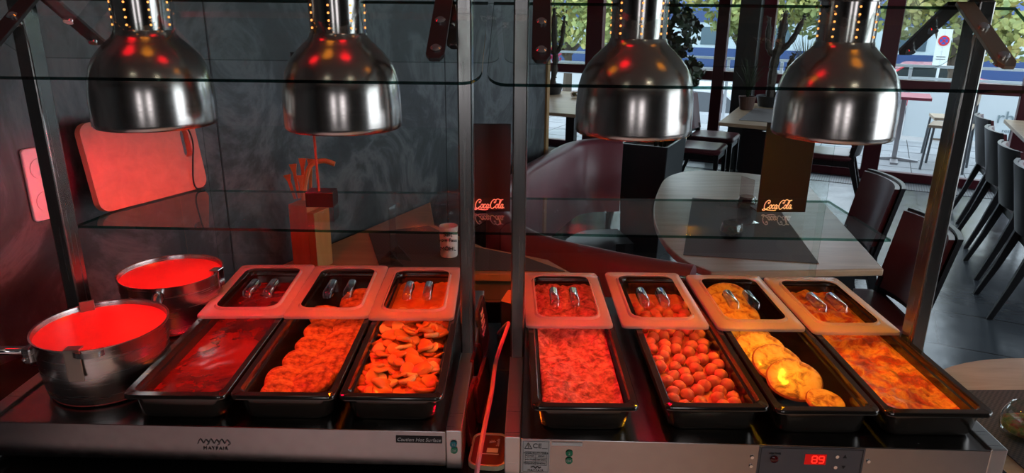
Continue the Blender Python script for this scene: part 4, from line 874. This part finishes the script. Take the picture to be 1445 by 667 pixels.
# train
t = thing('train', 'blue and white railway coach behind the trees', 'train', rw(0, 34, 0), -TH)
zt = lambda v: 0
bm = bm_(); box(bm, -40, 0, -1.15, 30, 3, -.72); obj('undercarriage', bm, M['tyre'], t)
bm = bm_(); box(bm, -40, -.02, -1.0, 30, 3, -.12); obj('lower_body', bm, M['trainblue'], t)
bm = bm_(); box(bm, -40, 0, -.12, 30, 3, 1.0); obj('window_band', bm, M['trainwhite'], t)
bm = bm_(); ringloft(bm, [[(x, -.05, 1.0), (x, 3, 1.0), (x, 2.6, 2.0), (x, .4, 2.0), (x, -.05, 1.5)] for x in (-40, 30)]); obj('roof', bm, M['trainblue'], t)
for i in range(24):
    a = -36+i*2.6; bm = bm_(); box(bm, a, -.03, .02, a+1.25, 0, .8); w = obj('window', bm, M['trainglass'], t)
# no stopping sign
t = thing('no_stopping_sign', 'white road sign plate with red and blue ring', 'sign', rw(.95, 14.5, -.78), -TH)
bm = bm_(); tube(bm, [(0, .02, -.42), (0, .02, 2.1)], .022, 8); obj('pole', bm, M['railing'], t)
bm = bm_(); box(bm, -.11, 0, 1.50, .11, .012, 2.12); obj('plate', bm, M['signwhite'], t)
bm = bm_(); lathe(bm, [(.085, 0), (.085, .004)], 24, True, True); d = obj('ring', bm, M['ringred'], t, (0, -.004, 1.93), FACE)
bm = bm_(); lathe(bm, [(.060, 0), (.060, .007)], 24, True, True); obj('ring_centre', bm, M['ringblue'], d)
bm = bm_(); box(bm, -.085, -.008, -.006, .085, .008, .006); 
x1_ = obj('ring_bar', bm, M['ringred'], d, (0, 0, .006), (0, 0, R(45))); bm = bm_(); box(bm, -.085, -.008, -.006, .085, .008, .006); obj('ring_bar', bm, M['ringred'], d, (0, 0, .006), (0, 0, R(-45)))
bm = bm_(); box(bm, -.07, -.004, 1.62, .07, 0, 1.63); box(bm, -.07, -.004, 1.66, .07, 0, 1.67); obj('plate_lines', bm, M['ink'], t)
# cars
def car(a, b, z, m, lab, rz):
    t = thing('car', lab, 'car', rw(a, b, z), -TH+rz)
    bm = bm_(); pr = [(-2.1, .25), (-2.1, .75), (-1.6, .88), (-1.1, .92), (-.5, 1.38), (.9, 1.40), (1.5, .98), (2.0, .88), (2.1, .6), (2.1, .25)]
    ringloft(bm, [[(x, y*(1 if z_ < 1 else .82), z_) for x, z_ in pr] for y in (-.85, .85)]); obj('car_body', bm, m, t, bevel=.05)
    bm = bm_(); w = [(-1.0, .94), (-.48, 1.32), (.85, 1.34), (1.35, .98)]; ringloft(bm, [[(x, y*(1 if z_ < 1 else .835), z_) for x, z_ in w] for y in (-.86, .86)]); obj('car_windows', bm, M['carglass'], t)
    for x in (-1.35, 1.35):
        for s in (-1, 1):
            bm = bm_(); tube(bm, [(x, s*.7, .32), (x, s*.88, .32)], .32, 18); obj('wheel', bm, M['tyre'], t)
car(4.2, 17.0, -1.2, M['carred'], 'red car parked behind the railing at the right edge', 0)
car(-3.4, 14.6, -1.2, M['cargrey'], 'pale grey car beyond the railing behind the bush', 0)
car(1.2, 24.0, -1.2, M['carred'], 'red car farther away beyond the centre window', 0)
# trees
def tree(a, b, z, h, crown, n, m, lab, sd, size=.16):
    t = thing('tree', lab, 'tree', rw(a, b, z), -TH)
    bm = bm_(); tube(bm, smoothpath([(0, 0, 0), (.05, 0, h*.4), (-.05, 0, h*.75)], 4), [.16*(1-.08*i) for i in range(9)], 8)
    for k in range(5): an = k*1.25; tube(bm, [(0, 0, h*.45), (crown[0]*.5*math.cos(an), crown[1]*.5*math.sin(an), h*.8)], [.06, .02], 6)
    obj('trunk', bm, M['bark'], t)
    bm = bm_(); rg = random.Random(sd)
    for k in range(16):
        c = (rg.uniform(-1, 1)*crown[0]*.75, rg.uniform(-1, 1)*crown[1]*.75, h+rg.uniform(-1, 1)*crown[2]*.65); leaves(bm, c, (crown[0]*.42, crown[1]*.42, crown[2]*.40), n//16, size, False, sd*50+k)
    obj('foliage', bm, m, t)
tree(-7.2, 17.5, -1.2, 3.5, (2.4, 2, 1.7), 9000, M['foliage'], 'yellow green tree behind the left window beside slate wall', 1)
tree(-2.9, 18.5, -1.2, 3.7, (1.9, 1.8, 1.6), 9000, M['foliage'], 'yellow green tree seen behind the planter bush', 2)
tree(1.5, 19.0, -1.2, 3.4, (1.5, 1.6, 1.9), 7000, M['foliage'], 'yellow green tree seen behind the rightmost heat lamp', 3)
tree(6.6, 22.0, -1.2, 2.3, (2.6, 2, 2.4), 9000, M['greenfol'], 'dense green tree at the right edge outside', 4, .2)
